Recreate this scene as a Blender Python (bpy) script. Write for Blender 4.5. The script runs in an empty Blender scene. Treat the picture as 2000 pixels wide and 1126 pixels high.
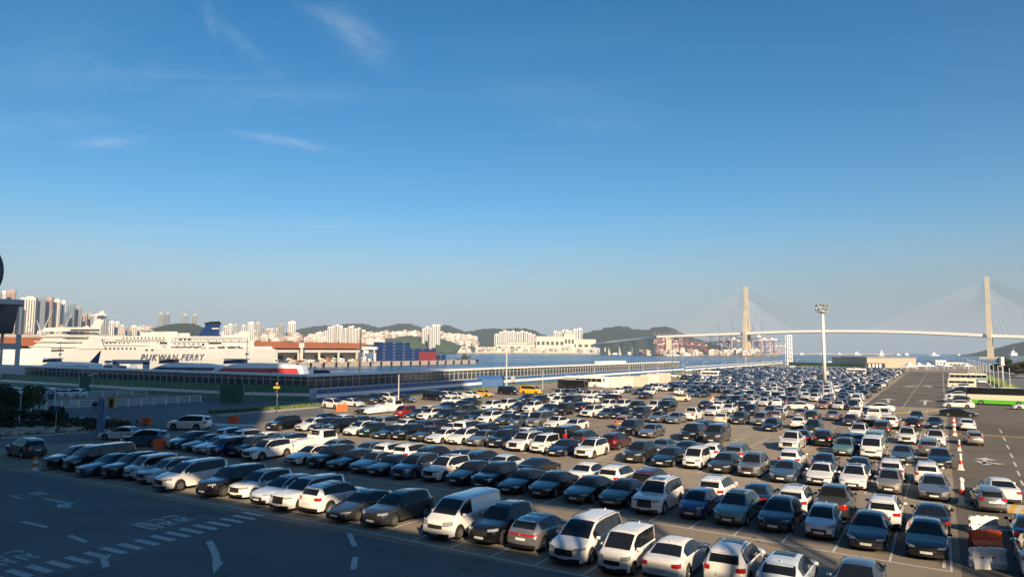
import bpy, math, random
from mathutils import Vector, Matrix
random.seed(7)
S = bpy.context.scene
COL = S.collection
# ---------------------------------------------------------------- camera
F = 1380.0; HY = 684.0; CH = 9.9; ROLL = math.atan(.0059)
TH = math.atan((HY-563)*math.cos(ROLL)/F)
cam = bpy.data.cameras.new('camera'); co = bpy.data.objects.new('camera', cam); COL.objects.link(co)
R_ = Vector((1,0,0)); U_ = Vector((0,-math.sin(TH),math.cos(TH))); Fd = Vector((0,math.cos(TH),math.sin(TH)))
cx = R_*math.cos(ROLL)+U_*math.sin(ROLL); cy = -R_*math.sin(ROLL)+U_*math.cos(ROLL)
co.matrix_world = Matrix(((cx.x,cy.x,-Fd.x,0),(cx.y,cy.y,-Fd.y,0),(cx.z,cy.z,-Fd.z,CH),(0,0,0,1)))
cam.sensor_width = 36; cam.lens = F/2000*36; cam.clip_start = .3; cam.clip_end = 120000
S.camera = co
# ---------------------------------------------------------------- sky, sun, exposure
SUNEL = math.radians(24.5); SX, SY = -.29, .957            # shadows run along (SX, SY)
w = bpy.data.worlds.new('World'); S.world = w; w.use_nodes = True
nt = w.node_tree; nt.nodes.clear(); N = nt.nodes.new; L = nt.links.new
out = N('ShaderNodeOutputWorld'); bg = N('ShaderNodeBackground'); sky = N('ShaderNodeTexSky')
sky.sky_type = 'NISHITA'; sky.sun_disc = False; sky.sun_elevation = SUNEL
sky.sun_rotation = math.atan2(-SX, -SY); sky.altitude = 0; sky.air_density = 1.0; sky.dust_density = .6; sky.ozone_density = 3.2
hs = N('ShaderNodeHueSaturation'); hs.inputs['Saturation'].default_value = 1.38; hs.inputs['Value'].default_value = .96; hs.inputs['Hue'].default_value = .494
L(sky.outputs[0], hs.inputs['Color'])
# wispy cirrus, high on the left of the sky
tc = N('ShaderNodeTexCoord'); sep = N('ShaderNodeSeparateXYZ'); L(tc.outputs['Generated'], sep.inputs[0])
def mth(op, a=None, b=None, v=None):
    m = N('ShaderNodeMath'); m.operation = op
    for i, x in enumerate((a, b)):
        if x is None: continue
        if isinstance(x, (int, float)): m.inputs[i].default_value = x
        else: L(x, m.inputs[i])
    return m.outputs[0]
zc = mth('MAXIMUM', sep.outputs[2], .02)
px_ = mth('DIVIDE', sep.outputs[0], zc); py_ = mth('DIVIDE', sep.outputs[1], zc)
cmb = N('ShaderNodeCombineXYZ'); L(px_, cmb.inputs[0]); L(py_, cmb.inputs[1])
mp = N('ShaderNodeMapping'); mp.inputs['Rotation'].default_value = (0,0,.5); mp.inputs['Scale'].default_value = (.32,1.25,1); L(cmb.outputs[0], mp.inputs[0])
nz = N('ShaderNodeTexNoise'); nz.inputs['Scale'].default_value = 1.1; nz.inputs['Detail'].default_value = 9; nz.inputs['Roughness'].default_value = .6; nz.inputs['Distortion'].default_value = .7
L(mp.outputs[0], nz.inputs[0])
nz2 = N('ShaderNodeTexNoise'); nz2.inputs['Scale'].default_value = .45; nz2.inputs['Detail'].default_value = 2; L(cmb.outputs[0], nz2.inputs[0])
r1 = N('ShaderNodeMapRange'); r1.inputs[1].default_value = .52; r1.inputs[2].default_value = .8; L(nz.outputs[0], r1.inputs[0])
r2 = N('ShaderNodeMapRange'); r2.inputs[1].default_value = .45; r2.inputs[2].default_value = .68; L(nz2.outputs[0], r2.inputs[0])
r3 = N('ShaderNodeMapRange'); r3.inputs[1].default_value = .25; r3.inputs[2].default_value = -.25; L(sep.outputs[0], r3.inputs[0])
r4 = N('ShaderNodeMapRange'); r4.inputs[1].default_value = .03; r4.inputs[2].default_value = .12; L(sep.outputs[2], r4.inputs[0])
cf0 = mth('MULTIPLY', mth('MULTIPLY', r1.outputs[0], r2.outputs[0]), mth('MULTIPLY', mth('MULTIPLY', r3.outputs[0], r4.outputs[0]), .55))
yc = mth('MAXIMUM', sep.outputs[1], .05); hx = mth('DIVIDE', sep.outputs[0], yc); hz = mth('DIVIDE', sep.outputs[2], yc)
nz3 = N('ShaderNodeTexNoise'); nz3.inputs['Scale'].default_value = 7; nz3.inputs['Detail'].default_value = 8; nz3.inputs['Roughness'].default_value = .62; nz3.inputs['Distortion'].default_value = 1.2
cm2 = N('ShaderNodeCombineXYZ'); L(hx, cm2.inputs[0]); L(mth('MULTIPLY', hz, 2.4), cm2.inputs[1]); L(cm2.outputs[0], nz3.inputs[0])
r6 = N('ShaderNodeMapRange'); r6.inputs[1].default_value = .36; r6.inputs[2].default_value = .72; L(nz3.outputs[0], r6.inputs[0])
tot = None
def wisp(px, py, rx, ry, ang, st):
    """soft cirrus patch: position, half sizes and tilt as angles on the sky"""
    global tot
    ax_, az_ = (px-1000)/1380, (686-py)/1380*1.06; ca, sa = math.cos(ang), math.sin(ang)
    dx = mth('SUBTRACT', hx, ax_); dz = mth('SUBTRACT', hz, az_)
    p_ = mth('DIVIDE', mth('ADD', mth('MULTIPLY', dx, ca), mth('MULTIPLY', dz, sa)), rx); q_ = mth('DIVIDE', mth('SUBTRACT', mth('MULTIPLY', dz, ca), mth('MULTIPLY', dx, sa)), ry)
    d2 = mth('ADD', mth('MULTIPLY', p_, p_), mth('MULTIPLY', q_, q_)); g = mth('MULTIPLY', mth('POWER', 2.718, mth('MULTIPLY', d2, -1.0)), st)
    tot = g if tot is None else mth('ADD', tot, g)
for w_ in ((695,98,.05,.022,-.75,.55),(640,60,.05,.010,-.45,.28),(525,292,.050,.0065,-.16,.55),(585,306,.05,.006,-.12,.22),(195,300,.050,.0075,.06,.50),(450,105,.06,.010,-.75,.22),(385,60,.03,.008,-1.3,.20),
           (90,265,.12,.016,.05,.20),(250,170,.16,.02,.04,.14),(520,215,.20,.018,.08,.12),(150,487,.10,.010,.03,.22),(340,545,.09,.012,.02,.24),(80,120,.12,.05,.3,.12),(600,560,.22,.014,.03,.16)): wisp(*w_)
cf = mth('MINIMUM', mth('ADD', cf0, mth('MULTIPLY', tot, mth('ADD', mth('MULTIPLY', r6.outputs[0], .62), .06))), .8)
mx = N('ShaderNodeMixRGB'); mx.inputs[2].default_value = (6.2,7.0,8.0,1); L(cf, mx.inputs[0]); L(hs.outputs[0], mx.inputs[1])
# a grey-mauve veil low over the sea
r5 = N('ShaderNodeMapRange'); r5.interpolation_type = 'SMOOTHSTEP'; r5.inputs[1].default_value = .20; r5.inputs[2].default_value = .01; r5.inputs[3].default_value = 0; r5.inputs[4].default_value = .88; L(sep.outputs[2], r5.inputs[0])
mv = N('ShaderNodeMixRGB'); mv.inputs[2].default_value = (2.95,3.5,4.1,1); L(r5.outputs[0], mv.inputs[0]); L(mx.outputs[0], mv.inputs[1])
r7 = N('ShaderNodeMapRange'); r7.inputs[1].default_value = -.1; r7.inputs[2].default_value = .55; r7.inputs[3].default_value = 1.0; r7.inputs[4].default_value = .66; L(sep.outputs[0], r7.inputs[0])
sc_ = N('ShaderNodeVectorMath'); sc_.operation = 'SCALE'; sc_.inputs[0].default_value = (2.95,3.5,4.1); L(r7.outputs[0], sc_.inputs['Scale']); L(sc_.outputs[0], mv.inputs[2])
L(mv.outputs[0], bg.inputs[0]); bg.inputs[1].default_value = .072; L(bg.outputs[0], out.inputs[0])
sl = bpy.data.lights.new('sun', 'SUN'); sl.energy = 5.0; sl.angle = math.radians(.55); sl.color = (1,.765,.50)
so = bpy.data.objects.new('sun', sl); COL.objects.link(so)
sdir = Vector((SX*math.cos(SUNEL), SY*math.cos(SUNEL), -math.sin(SUNEL)*Vector((SX,SY)).length))
so.rotation_euler = sdir.to_track_quat('-Z','Y').to_euler(); so.location = (0,-50,80)
S.view_settings.view_transform = 'Standard'; S.view_settings.look = 'None'; S.view_settings.gamma = 1; S.view_settings.exposure = .78
S.view_settings.use_curve_mapping = False
S.render.engine = 'CYCLES'
try:
    S.cycles.use_denoising = True; S.cycles.denoiser = 'OPENIMAGEDENOISE'
    S.cycles.max_bounces = 6; S.cycles.diffuse_bounces = 3; S.cycles.glossy_bounces = 3; S.cycles.transmission_bounces = 4; S.cycles.volume_bounces = 1
    S.cycles.sample_clamp_indirect = 4; S.cycles.caustics_reflective = False; S.cycles.caustics_refractive = False
except Exception: pass
# ---------------------------------------------------------------- geometry of the place
def ray(px, py):
    a0 = px-1000; b0 = 563-py
    a = a0*math.cos(ROLL)-b0*math.sin(ROLL); b = a0*math.sin(ROLL)+b0*math.cos(ROLL)
    return Vector((a, F*math.cos(TH)-b*math.sin(TH), F*math.sin(TH)+b*math.cos(TH)))
def G(px, py, z=0.0):                        # where the sight line through a point meets height z
    d = ray(px, py); t = (z-CH)/d.z
    return Vector((d.x*t, d.y*t, z))
def RD(px, py, D):                           # the same at forward distance D
    d = ray(px, py); t = D/d.y
    return Vector((d.x*t, D, CH+d.z*t))
LA = math.radians(31.2); SA, CA = math.sin(LA), math.cos(LA)
def W(u, v, z=0.0): return Vector((u*CA+v*SA, -u*SA+v*CA, z))
def UV(p): return (p.x*CA-p.y*SA, p.x*SA+p.y*CA)
U3 = Vector((CA,-SA,0)); V3 = Vector((SA,CA,0))
# ---------------------------------------------------------------- materials
MATS = {}
def mat(name, col, rough=.6, metal=0, coat=0, emis=None, noise=None, bump=None, spec=.5, alpha=None):
    if name in MATS: return MATS[name]
    m = bpy.data.materials.new(name); m.use_nodes = True; t = m.node_tree; b = t.nodes['Principled BSDF']
    b.inputs['Base Color'].default_value = (*col,1); b.inputs['Roughness'].default_value = rough; b.inputs['Metallic'].default_value = metal
    b.inputs['Specular IOR Level'].default_value = spec
    if coat: b.inputs['Coat Weight'].default_value = coat; b.inputs['Coat Roughness'].default_value = .04
    if noise:                                 # (scale, amount, [dark colour])
        tc = t.nodes.new('ShaderNodeTexCoord'); n = t.nodes.new('ShaderNodeTexNoise'); n.inputs['Scale'].default_value = noise[0]; n.inputs['Detail'].default_value = 6
        t.links.new(tc.outputs['Object'], n.inputs[0])
        r = t.nodes.new('ShaderNodeMapRange'); r.inputs[1].default_value = .3; r.inputs[2].default_value = .7; t.links.new(n.outputs[0], r.inputs[0])
        x = t.nodes.new('ShaderNodeMixRGB'); k = noise[1]
        x.inputs[1].default_value = (*[c*(1-k) for c in col],1) if len(noise)<3 else (*noise[2],1)
        x.inputs[2].default_value = (*[min(1,c*(1+k)) for c in col],1)
        t.links.new(r.outputs[0], x.inputs[0]); t.links.new(x.outputs[0], b.inputs['Base Color'])
        if bump:
            bp = t.nodes.new('ShaderNodeBump'); bp.inputs['Strength'].default_value = bump; t.links.new(n.outputs[0], bp.inputs['Height']); t.links.new(bp.outputs[0], b.inputs['Normal'])
    MATS[name] = m; return m
def asphalt(name, base, worn):
    m = bpy.data.materials.new(name); m.use_nodes = True; t = m.node_tree; b = t.nodes['Principled BSDF']; n_ = t.nodes.new; l_ = t.links.new
    tc = n_('ShaderNodeTexCoord')
    def nz(s, d, sc=(1,1,1)):
        mpp = n_('ShaderNodeMapping'); mpp.inputs['Scale'].default_value = sc; mpp.inputs['Rotation'].default_value = (0,0,-LA); l_(tc.outputs['Object'], mpp.inputs[0])
        n = n_('ShaderNodeTexNoise'); n.inputs['Scale'].default_value = s; n.inputs['Detail'].default_value = d; l_(mpp.outputs[0], n.inputs[0]); return n.outputs[0]
    def rng(x, a, c):
        r = n_('ShaderNodeMapRange'); r.inputs[1].default_value = a; r.inputs[2].default_value = c; l_(x, r.inputs[0]); return r.outputs[0]
    big = rng(nz(.045,5), .35,.68); streak = rng(nz(.5,4,(.12,1,1)), .42,.72); oil = rng(nz(.42,5), .60,.72); grain = nz(30,3)
    m1 = n_('ShaderNodeMixRGB'); m1.inputs[1].default_value = (*base,1); m1.inputs[2].default_value = (*worn,1); l_(big, m1.inputs[0])
    m2 = n_('ShaderNodeMixRGB'); m2.blend_type = 'MULTIPLY'; m2.inputs[2].default_value = (.86,.86,.88,1); l_(m1.outputs[0], m2.inputs[1]); l_(streak, m2.inputs[0])
    m3 = n_('ShaderNodeMixRGB'); m3.blend_type = 'MULTIPLY'; m3.inputs[2].default_value = (.76,.75,.75,1); l_(m2.outputs[0], m3.inputs[1]); l_(oil, m3.inputs[0])
    m4 = n_('ShaderNodeMixRGB'); m4.blend_type = 'OVERLAY'; m4.inputs[0].default_value = .45; l_(m3.outputs[0], m4.inputs[1]); l_(grain, m4.inputs[2])
    # cracks: thin distorted cell borders, only in places ; old patch repairs in straight edged cells
    wv = n_('ShaderNodeTexNoise'); wv.inputs['Scale'].default_value = .9; wv.inputs['Detail'].default_value = 4; l_(tc.outputs['Object'], wv.inputs[0])
    vm = n_('ShaderNodeVectorMath'); vm.operation = 'MULTIPLY_ADD'; l_(wv.outputs['Color'], vm.inputs[0]); vm.inputs[1].default_value = (2.2,2.2,0); l_(tc.outputs['Object'], vm.inputs[2])
    vo = n_('ShaderNodeTexVoronoi'); vo.feature = 'DISTANCE_TO_EDGE'; vo.inputs['Scale'].default_value = .085; l_(vm.outputs[0], vo.inputs['Vector'])
    ck = n_('ShaderNodeMapRange'); ck.inputs[1].default_value = 0; ck.inputs[2].default_value = .006; ck.inputs[3].default_value = 1; ck.inputs[4].default_value = 0; l_(vo.outputs[0], ck.inputs[0])
    ms = rng(nz(.06,2), .48,.6); cf_ = n_('ShaderNodeMath'); cf_.operation = 'MULTIPLY'; l_(ck.outputs[0], cf_.inputs[0]); l_(ms, cf_.inputs[1])
    m5 = n_('ShaderNodeMixRGB'); m5.blend_type = 'MULTIPLY'; m5.inputs[2].default_value = (.38,.38,.40,1); l_(m4.outputs[0], m5.inputs[1]); l_(cf_.outputs[0], m5.inputs[0])
    v2 = n_('ShaderNodeTexVoronoi'); v2.distance = 'CHEBYCHEV'; v2.inputs['Scale'].default_value = .06; mq = n_('ShaderNodeMapping'); mq.inputs['Rotation'].default_value = (0,0,-LA+.04); mq.inputs['Scale'].default_value = (1,.45,1); l_(tc.outputs['Object'], mq.inputs[0]); l_(mq.outputs[0], v2.inputs['Vector'])
    sp_ = n_('ShaderNodeSeparateColor'); l_(v2.outputs['Color'], sp_.inputs[0]); pt = n_('ShaderNodeMapRange'); pt.inputs[1].default_value = 0; pt.inputs[2].default_value = 1; pt.inputs[3].default_value = .86; pt.inputs[4].default_value = 1.1; l_(sp_.outputs[0], pt.inputs[0])
    m6 = n_('ShaderNodeVectorMath'); m6.operation = 'SCALE'; l_(m5.outputs[0], m6.inputs[0]); l_(pt.outputs[0], m6.inputs['Scale']); m4 = m6
    l_(m4.outputs[0], b.inputs['Base Color']); b.inputs['Roughness'].default_value = .88; b.inputs['Specular IOR Level'].default_value = .3
    bp = n_('ShaderNodeBump'); bp.inputs['Strength'].default_value = .25; bp.inputs['Distance'].default_value = .01; l_(grain, bp.inputs['Height']); l_(bp.outputs[0], b.inputs['Normal'])
    return m
M_asph = asphalt('asphalt', (.275,.232,.176), (.345,.292,.222))
M_lane = asphalt('lane_asphalt', (.128,.112,.090), (.165,.146,.118))
M_asph2 = asphalt('dark_asphalt', (.142,.145,.150), (.20,.198,.195))
M_conc = mat('concrete', (.34,.32,.29), .9, noise=(.6,.18), bump=.1)
M_pave = mat('pavement', (.26,.25,.24), .9, noise=(1.5,.15))
M_white = mat('white_paint', (.78,.77,.74), .5, noise=(1.5,.06))
def marking(name, col):
    m = bpy.data.materials.new(name); m.use_nodes = True; t = m.node_tree; b = t.nodes['Principled BSDF']; b.inputs['Roughness'].default_value = .85
    tc = t.nodes.new('ShaderNodeTexCoord'); fac = None
    for sc, lo, hi in ((2.2,.50,.66),(14,.46,.62)):
        n = t.nodes.new('ShaderNodeTexNoise'); n.inputs['Scale'].default_value = sc; n.inputs['Detail'].default_value = 8; n.inputs['Roughness'].default_value = .65; t.links.new(tc.outputs['Object'], n.inputs[0])
        r = t.nodes.new('ShaderNodeMapRange'); r.inputs[1].default_value = lo; r.inputs[2].default_value = hi; t.links.new(n.outputs[0], r.inputs[0])
        if fac is None: fac = r.outputs[0]
        else:
            q = t.nodes.new('ShaderNodeMath'); q.operation = 'MULTIPLY'; t.links.new(fac, q.inputs[0]); t.links.new(r.outputs[0], q.inputs[1]); q2 = t.nodes.new('ShaderNodeMath'); q2.operation = 'MAXIMUM'; t.links.new(q.outputs[0], q2.inputs[0])
            q3 = t.nodes.new('ShaderNodeMath'); q3.operation = 'MULTIPLY'; q3.inputs[1].default_value = .35; t.links.new(r.outputs[0], q3.inputs[0]); t.links.new(q3.outputs[0], q2.inputs[1]); fac = q2.outputs[0]
    x = t.nodes.new('ShaderNodeMixRGB'); x.inputs[1].default_value = (*col,1); x.inputs[2].default_value = (*[.35*c+.08 for c in col],1); t.links.new(fac, x.inputs[0]); t.links.new(x.outputs[0], b.inputs['Base Color']); return m
M_mark = marking('road_marking', (.58,.58,.55))
M_ymark = mat('yellow_marking', (.62,.40,.06), .8, noise=(3.0,.2))
M_cream = mat('cream_wall', (.62,.57,.48), .8, noise=(.05,.08))
M_steel = mat('steel', (.45,.46,.47), .4, .7)
M_lgrey = mat('light_grey_metal', (.55,.56,.57), .5, .1)
M_dgrey = mat('dark_grey_metal', (.06,.065,.07), .5, .2)
M_black = mat('black_plastic', (.012,.012,.014), .5)
M_glass = mat('dark_glass', (.010,.012,.015), .08, 0, spec=.6)
M_bglass = mat('building_glass', (.05,.065,.08), .12, .1, spec=.8)
M_orange = mat('orange_plastic', (.85,.13,.03), .5, noise=(3,.1))
M_redp = mat('red_paint', (.55,.045,.03), .45)
M_blue = mat('blue_paint', (.035,.11,.29), .5, noise=(.4,.12))
M_dblue = mat('deep_blue_paint', (.010,.036,.13), .45)
M_green = mat('green_panel', (.045,.19,.10), .5, noise=(.4,.15))
M_teal = mat('teal_panel', (.06,.22,.16), .5, noise=(.4,.15))
M_brown = mat('brown_roof', (.30,.105,.055), .8, noise=(.05,.15))
M_leaf = mat('leaf', (.05,.085,.025), .7, noise=(.8,.5))
M_leaf2 = mat('dark_leaf', (.022,.042,.016), .8, noise=(.6,.45))
M_grass = mat('grass', (.10,.16,.035), .9, noise=(1.2,.35))
M_stone = mat('stone', (.42,.35,.26), .9, noise=(1.5,.3), bump=.4)
M_bark = mat('bark', (.07,.055,.04), .9)
M_tyre = mat('tyre', (.016,.016,.017), .85)
M_rim = mat('rim', (.42,.43,.44), .3, .8)
M_rimk = mat('dark_rim', (.05,.05,.055), .35, .6)
M_chrome = mat('chrome', (.6,.6,.6), .15, 1)
M_head = mat('headlight', (.55,.57,.58), .12, .5, coat=1)
M_tail = mat('taillight', (.42,.012,.012), .2, coat=1)
M_plate = mat('plate', (.72,.73,.72), .5)
M_skin = mat('skin', (.45,.27,.18), .6)
# water
M_water = bpy.data.materials.new('sea_water'); M_water.use_nodes = True; t = M_water.node_tree; b = t.nodes['Principled BSDF']
b.inputs['Roughness'].default_value = .16
tc = t.nodes.new('ShaderNodeTexCoord')
def wn(s, sc):
    mpp = t.nodes.new('ShaderNodeMapping'); mpp.inputs['Scale'].default_value = sc; mpp.inputs['Rotation'].default_value = (0,0,.15); t.links.new(tc.outputs['Object'], mpp.inputs[0])
    n = t.nodes.new('ShaderNodeTexNoise'); n.inputs['Scale'].default_value = s; n.inputs['Detail'].default_value = 7; n.inputs['Roughness'].default_value = .62; t.links.new(mpp.outputs[0], n.inputs[0]); return n.outputs[0]
n1 = wn(.35,(1,1.6,1)); n2 = wn(.0022,(.6,4.5,1))
r = t.nodes.new('ShaderNodeMapRange'); r.inputs[1].default_value = .38; r.inputs[2].default_value = .66; t.links.new(n2, r.inputs[0])
x = t.nodes.new('ShaderNodeMixRGB'); x.inputs[1].default_value = (.012,.062,.145,1); x.inputs[2].default_value = (.035,.115,.215,1); t.links.new(r.outputs[0], x.inputs[0]); t.links.new(x.outputs[0], b.inputs['Base Color'])
r = t.nodes.new('ShaderNodeMapRange'); r.inputs[1].default_value = .4; r.inputs[2].default_value = .65; r.inputs[3].default_value = .30; r.inputs[4].default_value = .10; t.links.new(n2, r.inputs[0]); t.links.new(r.outputs[0], b.inputs['Roughness'])
bp = t.nodes.new('ShaderNodeBump'); bp.inputs['Strength'].default_value = .9; bp.inputs['Distance'].default_value = .8; t.links.new(n1, bp.inputs['Height']); t.links.new(bp.outputs[0], b.inputs['Normal'])
# ---------------------------------------------------------------- mesh helper
class MB:
    def __init__(s): s.v = []; s.f = []; s.m = []; s.mats = []
    def mi(s, m):
        if m not in s.mats: s.mats.append(m)
        return s.mats.index(m)
    def add(s, vs, fs, m):
        o = len(s.v); s.v += [tuple(p) for p in vs]; k = s.mi(m)
        s.f += [tuple(i+o for i in f) for f in fs]; s.m += [k]*len(fs)
    def box(s, c, d, m, ax=None):             # centre, full size, optional axes
        X, Y, Z = ax if ax else (Vector((1,0,0)), Vector((0,1,0)), Vector((0,0,1)))
        c = Vector(c); h = [q/2 for q in d]
        vs = [c+X*(i*h[0])+Y*(j*h[1])+Z*(k*h[2]) for i in (-1,1) for j in (-1,1) for k in (-1,1)]
        s.add(vs, [(0,1,3,2),(4,6,7,5),(0,4,5,1),(2,3,7,6),(0,2,6,4),(1,5,7,3)], m)
    def quad(s, a, b, c, d, m): s.add([a,b,c,d], [(0,1,2,3)], m)
    def prism(s, pts, z0, z1, m, mtop=None):  # polygon in plan, extruded
        n = len(pts); vs = [(p[0],p[1],z0) for p in pts]+[(p[0],p[1],z1) for p in pts]
        s.add(vs, [(i,(i+1)%n,n+(i+1)%n,n+i) for i in range(n)], m)
        s.add(vs, [tuple(range(n,2*n)), tuple(reversed(range(n)))], mtop or m)
    def extr(s, prof, a, b, m):               # profile points (offset vec list) swept from a to b
        n = len(prof); vs = [Vector(a)+Vector(p) for p in prof]+[Vector(b)+Vector(p) for p in prof]
        s.add(vs, [(i,(i+1)%n,n+(i+1)%n,n+i) for i in range(n)]+[tuple(range(n,2*n)), tuple(reversed(range(n)))], m)
    def tube(s, a, b, r0, r1, m, n=8, cap=True):
        a = Vector(a); b = Vector(b); d = (b-a).normalized(); q = d.orthogonal().normalized(); p = d.cross(q)
        vs = [a+(q*math.cos(k*2*math.pi/n)+p*math.sin(k*2*math.pi/n))*r0 for k in range(n)]+[b+(q*math.cos(k*2*math.pi/n)+p*math.sin(k*2*math.pi/n))*r1 for k in range(n)]
        fs = [(i,(i+1)%n,n+(i+1)%n,n+i) for i in range(n)]
        if cap: fs += [tuple(range(n,2*n)), tuple(reversed(range(n)))]
        s.add(vs, fs, m)
    def lathe(s, prof, m, n=12, c=(0,0,0), axis='z'):   # prof (r, h)
        vs = []
        for r, h in prof:
            for k in range(n):
                a = 2*math.pi*k/n; x, y = r*math.cos(a), r*math.sin(a)
                vs.append((c[0]+x,c[1]+y,c[2]+h) if axis=='z' else (c[0]+x,c[1]+h,c[2]+y))
        fs = []
        for i in range(len(prof)-1):
            for k in range(n): fs.append((i*n+k, i*n+(k+1)%n, (i+1)*n+(k+1)%n, (i+1)*n+k))
        s.add(vs, fs, m)
    def mesh(s, name, smooth=False):
        me = bpy.data.meshes.new(name); me.from_pydata(s.v, [], s.f)
        for m in s.mats: me.materials.append(m)
        me.polygons.foreach_set('material_index', s.m)
        if smooth: me.polygons.foreach_set('use_smooth', [True]*len(s.f))
        me.update(); return me
    def obj(s, name, parent=None, smooth=False, loc=None, **kw):
        o = bpy.data.objects.new(name, s.mesh(name, smooth)); COL.objects.link(o)
        if parent: o.parent = parent
        if loc is not None: o.location = loc
        return tag(o, **kw)
def tag(o, label=None, cat=None, group=None, kind=None):
    if label: o['label'] = label
    if cat: o['category'] = cat
    if group: o['group'] = group
    if kind: o['kind'] = kind
    return o
def empty(name, loc=(0,0,0), rz=0, **kw):
    o = bpy.data.objects.new(name, None); COL.objects.link(o); o.location = loc; o.rotation_euler.z = rz; o.empty_display_size = .3
    return tag(o, **kw)
def inst(name, me, parent=None, loc=(0,0,0), rz=0, **kw):
    o = bpy.data.objects.new(name, me); COL.objects.link(o); o.location = loc; o.rotation_euler.z = rz
    if parent: o.parent = parent
    return tag(o, **kw)
def copy_tree(o, parent=None, **kw):
    c = o.copy(); COL.objects.link(c)
    if parent: c.parent = parent
    for ch in KIDS.get(o.name, []): copy_tree(ch, c)
    return c
KIDS = {}
def kids_index():
    KIDS.clear()
    for o in bpy.data.objects:
        if o.parent: KIDS.setdefault(o.parent.name, []).append(o)
def copy_thing(o, loc, rz=0, **kw):
    kids_index_if(o); c = copy_tree(o); c.location = loc; c.rotation_euler.z = rz
    for k in ('label','category','group','kind'):
        if k in c: del c[k]
    return tag(c, **kw)
def kids_index_if(o):
    if o.name not in KIDS: kids_index()
ORD = ['first','second','third','fourth','fifth','sixth','seventh','eighth','ninth','tenth','eleventh','twelfth','thirteenth','fourteenth','fifteenth','sixteenth','seventeenth','eighteenth','nineteenth','twentieth']
def ordn(i):                                  # 1 -> first ...
    if i <= 20: return ORD[i-1]
    t, o = divmod(i, 10); T = {2:'twenty',3:'thirty',4:'forty',5:'fifty',6:'sixty',7:'seventy',8:'eighty',9:'ninety'}[min(t,9)]
    if o == 0: return {20:'twentieth',30:'thirtieth',40:'fortieth',50:'fiftieth',60:'sixtieth',70:'seventieth',80:'eightieth',90:'ninetieth'}[t*10]
    return T+'-'+ORD[o-1]
# ================================================================ vehicles
PAINTS = {}
def paint(c):
    T = {'W':((.80,.79,.76),.25,0),'K':((.006,.007,.009),.18,0),'N':((.008,.016,.045),.2,.3),'G':((.055,.06,.065),.28,.5),
         'S':((.34,.35,.36),.28,.7),'B':((.10,.15,.22),.28,.5),'R':((.33,.014,.016),.22,.1),'D':((.07,.012,.014),.22,.3),'T':((.13,.24,.25),.3,.3),
         'Y':((.85,.42,.01),.3,0),'C':((.70,.63,.46),.3,0),'P':((.035,.028,.15),.25,.3),'E':((.01,.04,.03),.22,.3),'O':((.52,.27,.16),.3,.4),
         'A':((.58,.66,.72),.25,.1),'L':((.02,.05,.22),.22,.3),'H':((.42,.39,.34),.3,.6),'V':((.03,.20,.10),.3,0)}
    if c not in PAINTS:
        col, r, me = T[c]; PAINTS[c] = mat('car_paint_'+CNAME[c].replace(' ','_'), col, r, me, coat=1)
    return PAINTS[c]
CNAME = {'W':'white','K':'black','N':'dark navy','G':'dark grey','S':'silver','B':'slate blue','R':'red','D':'dark red','T':'teal grey','Y':'yellow',
         'C':'cream','P':'purple blue','E':'dark green','O':'copper','A':'pale blue white','L':'deep blue','H':'champagne','V':'green'}
def lerp(a,b,t): return a+(b-a)*t
def tab(t, x):
    if x <= t[0][0]: return t[0][1]
    for (x0,y0),(x1,y1) in zip(t, t[1:]):
        if x <= x1: return lerp(y0,y1,(x-x0)/(x1-x0))
    return t[-1][1]
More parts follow.
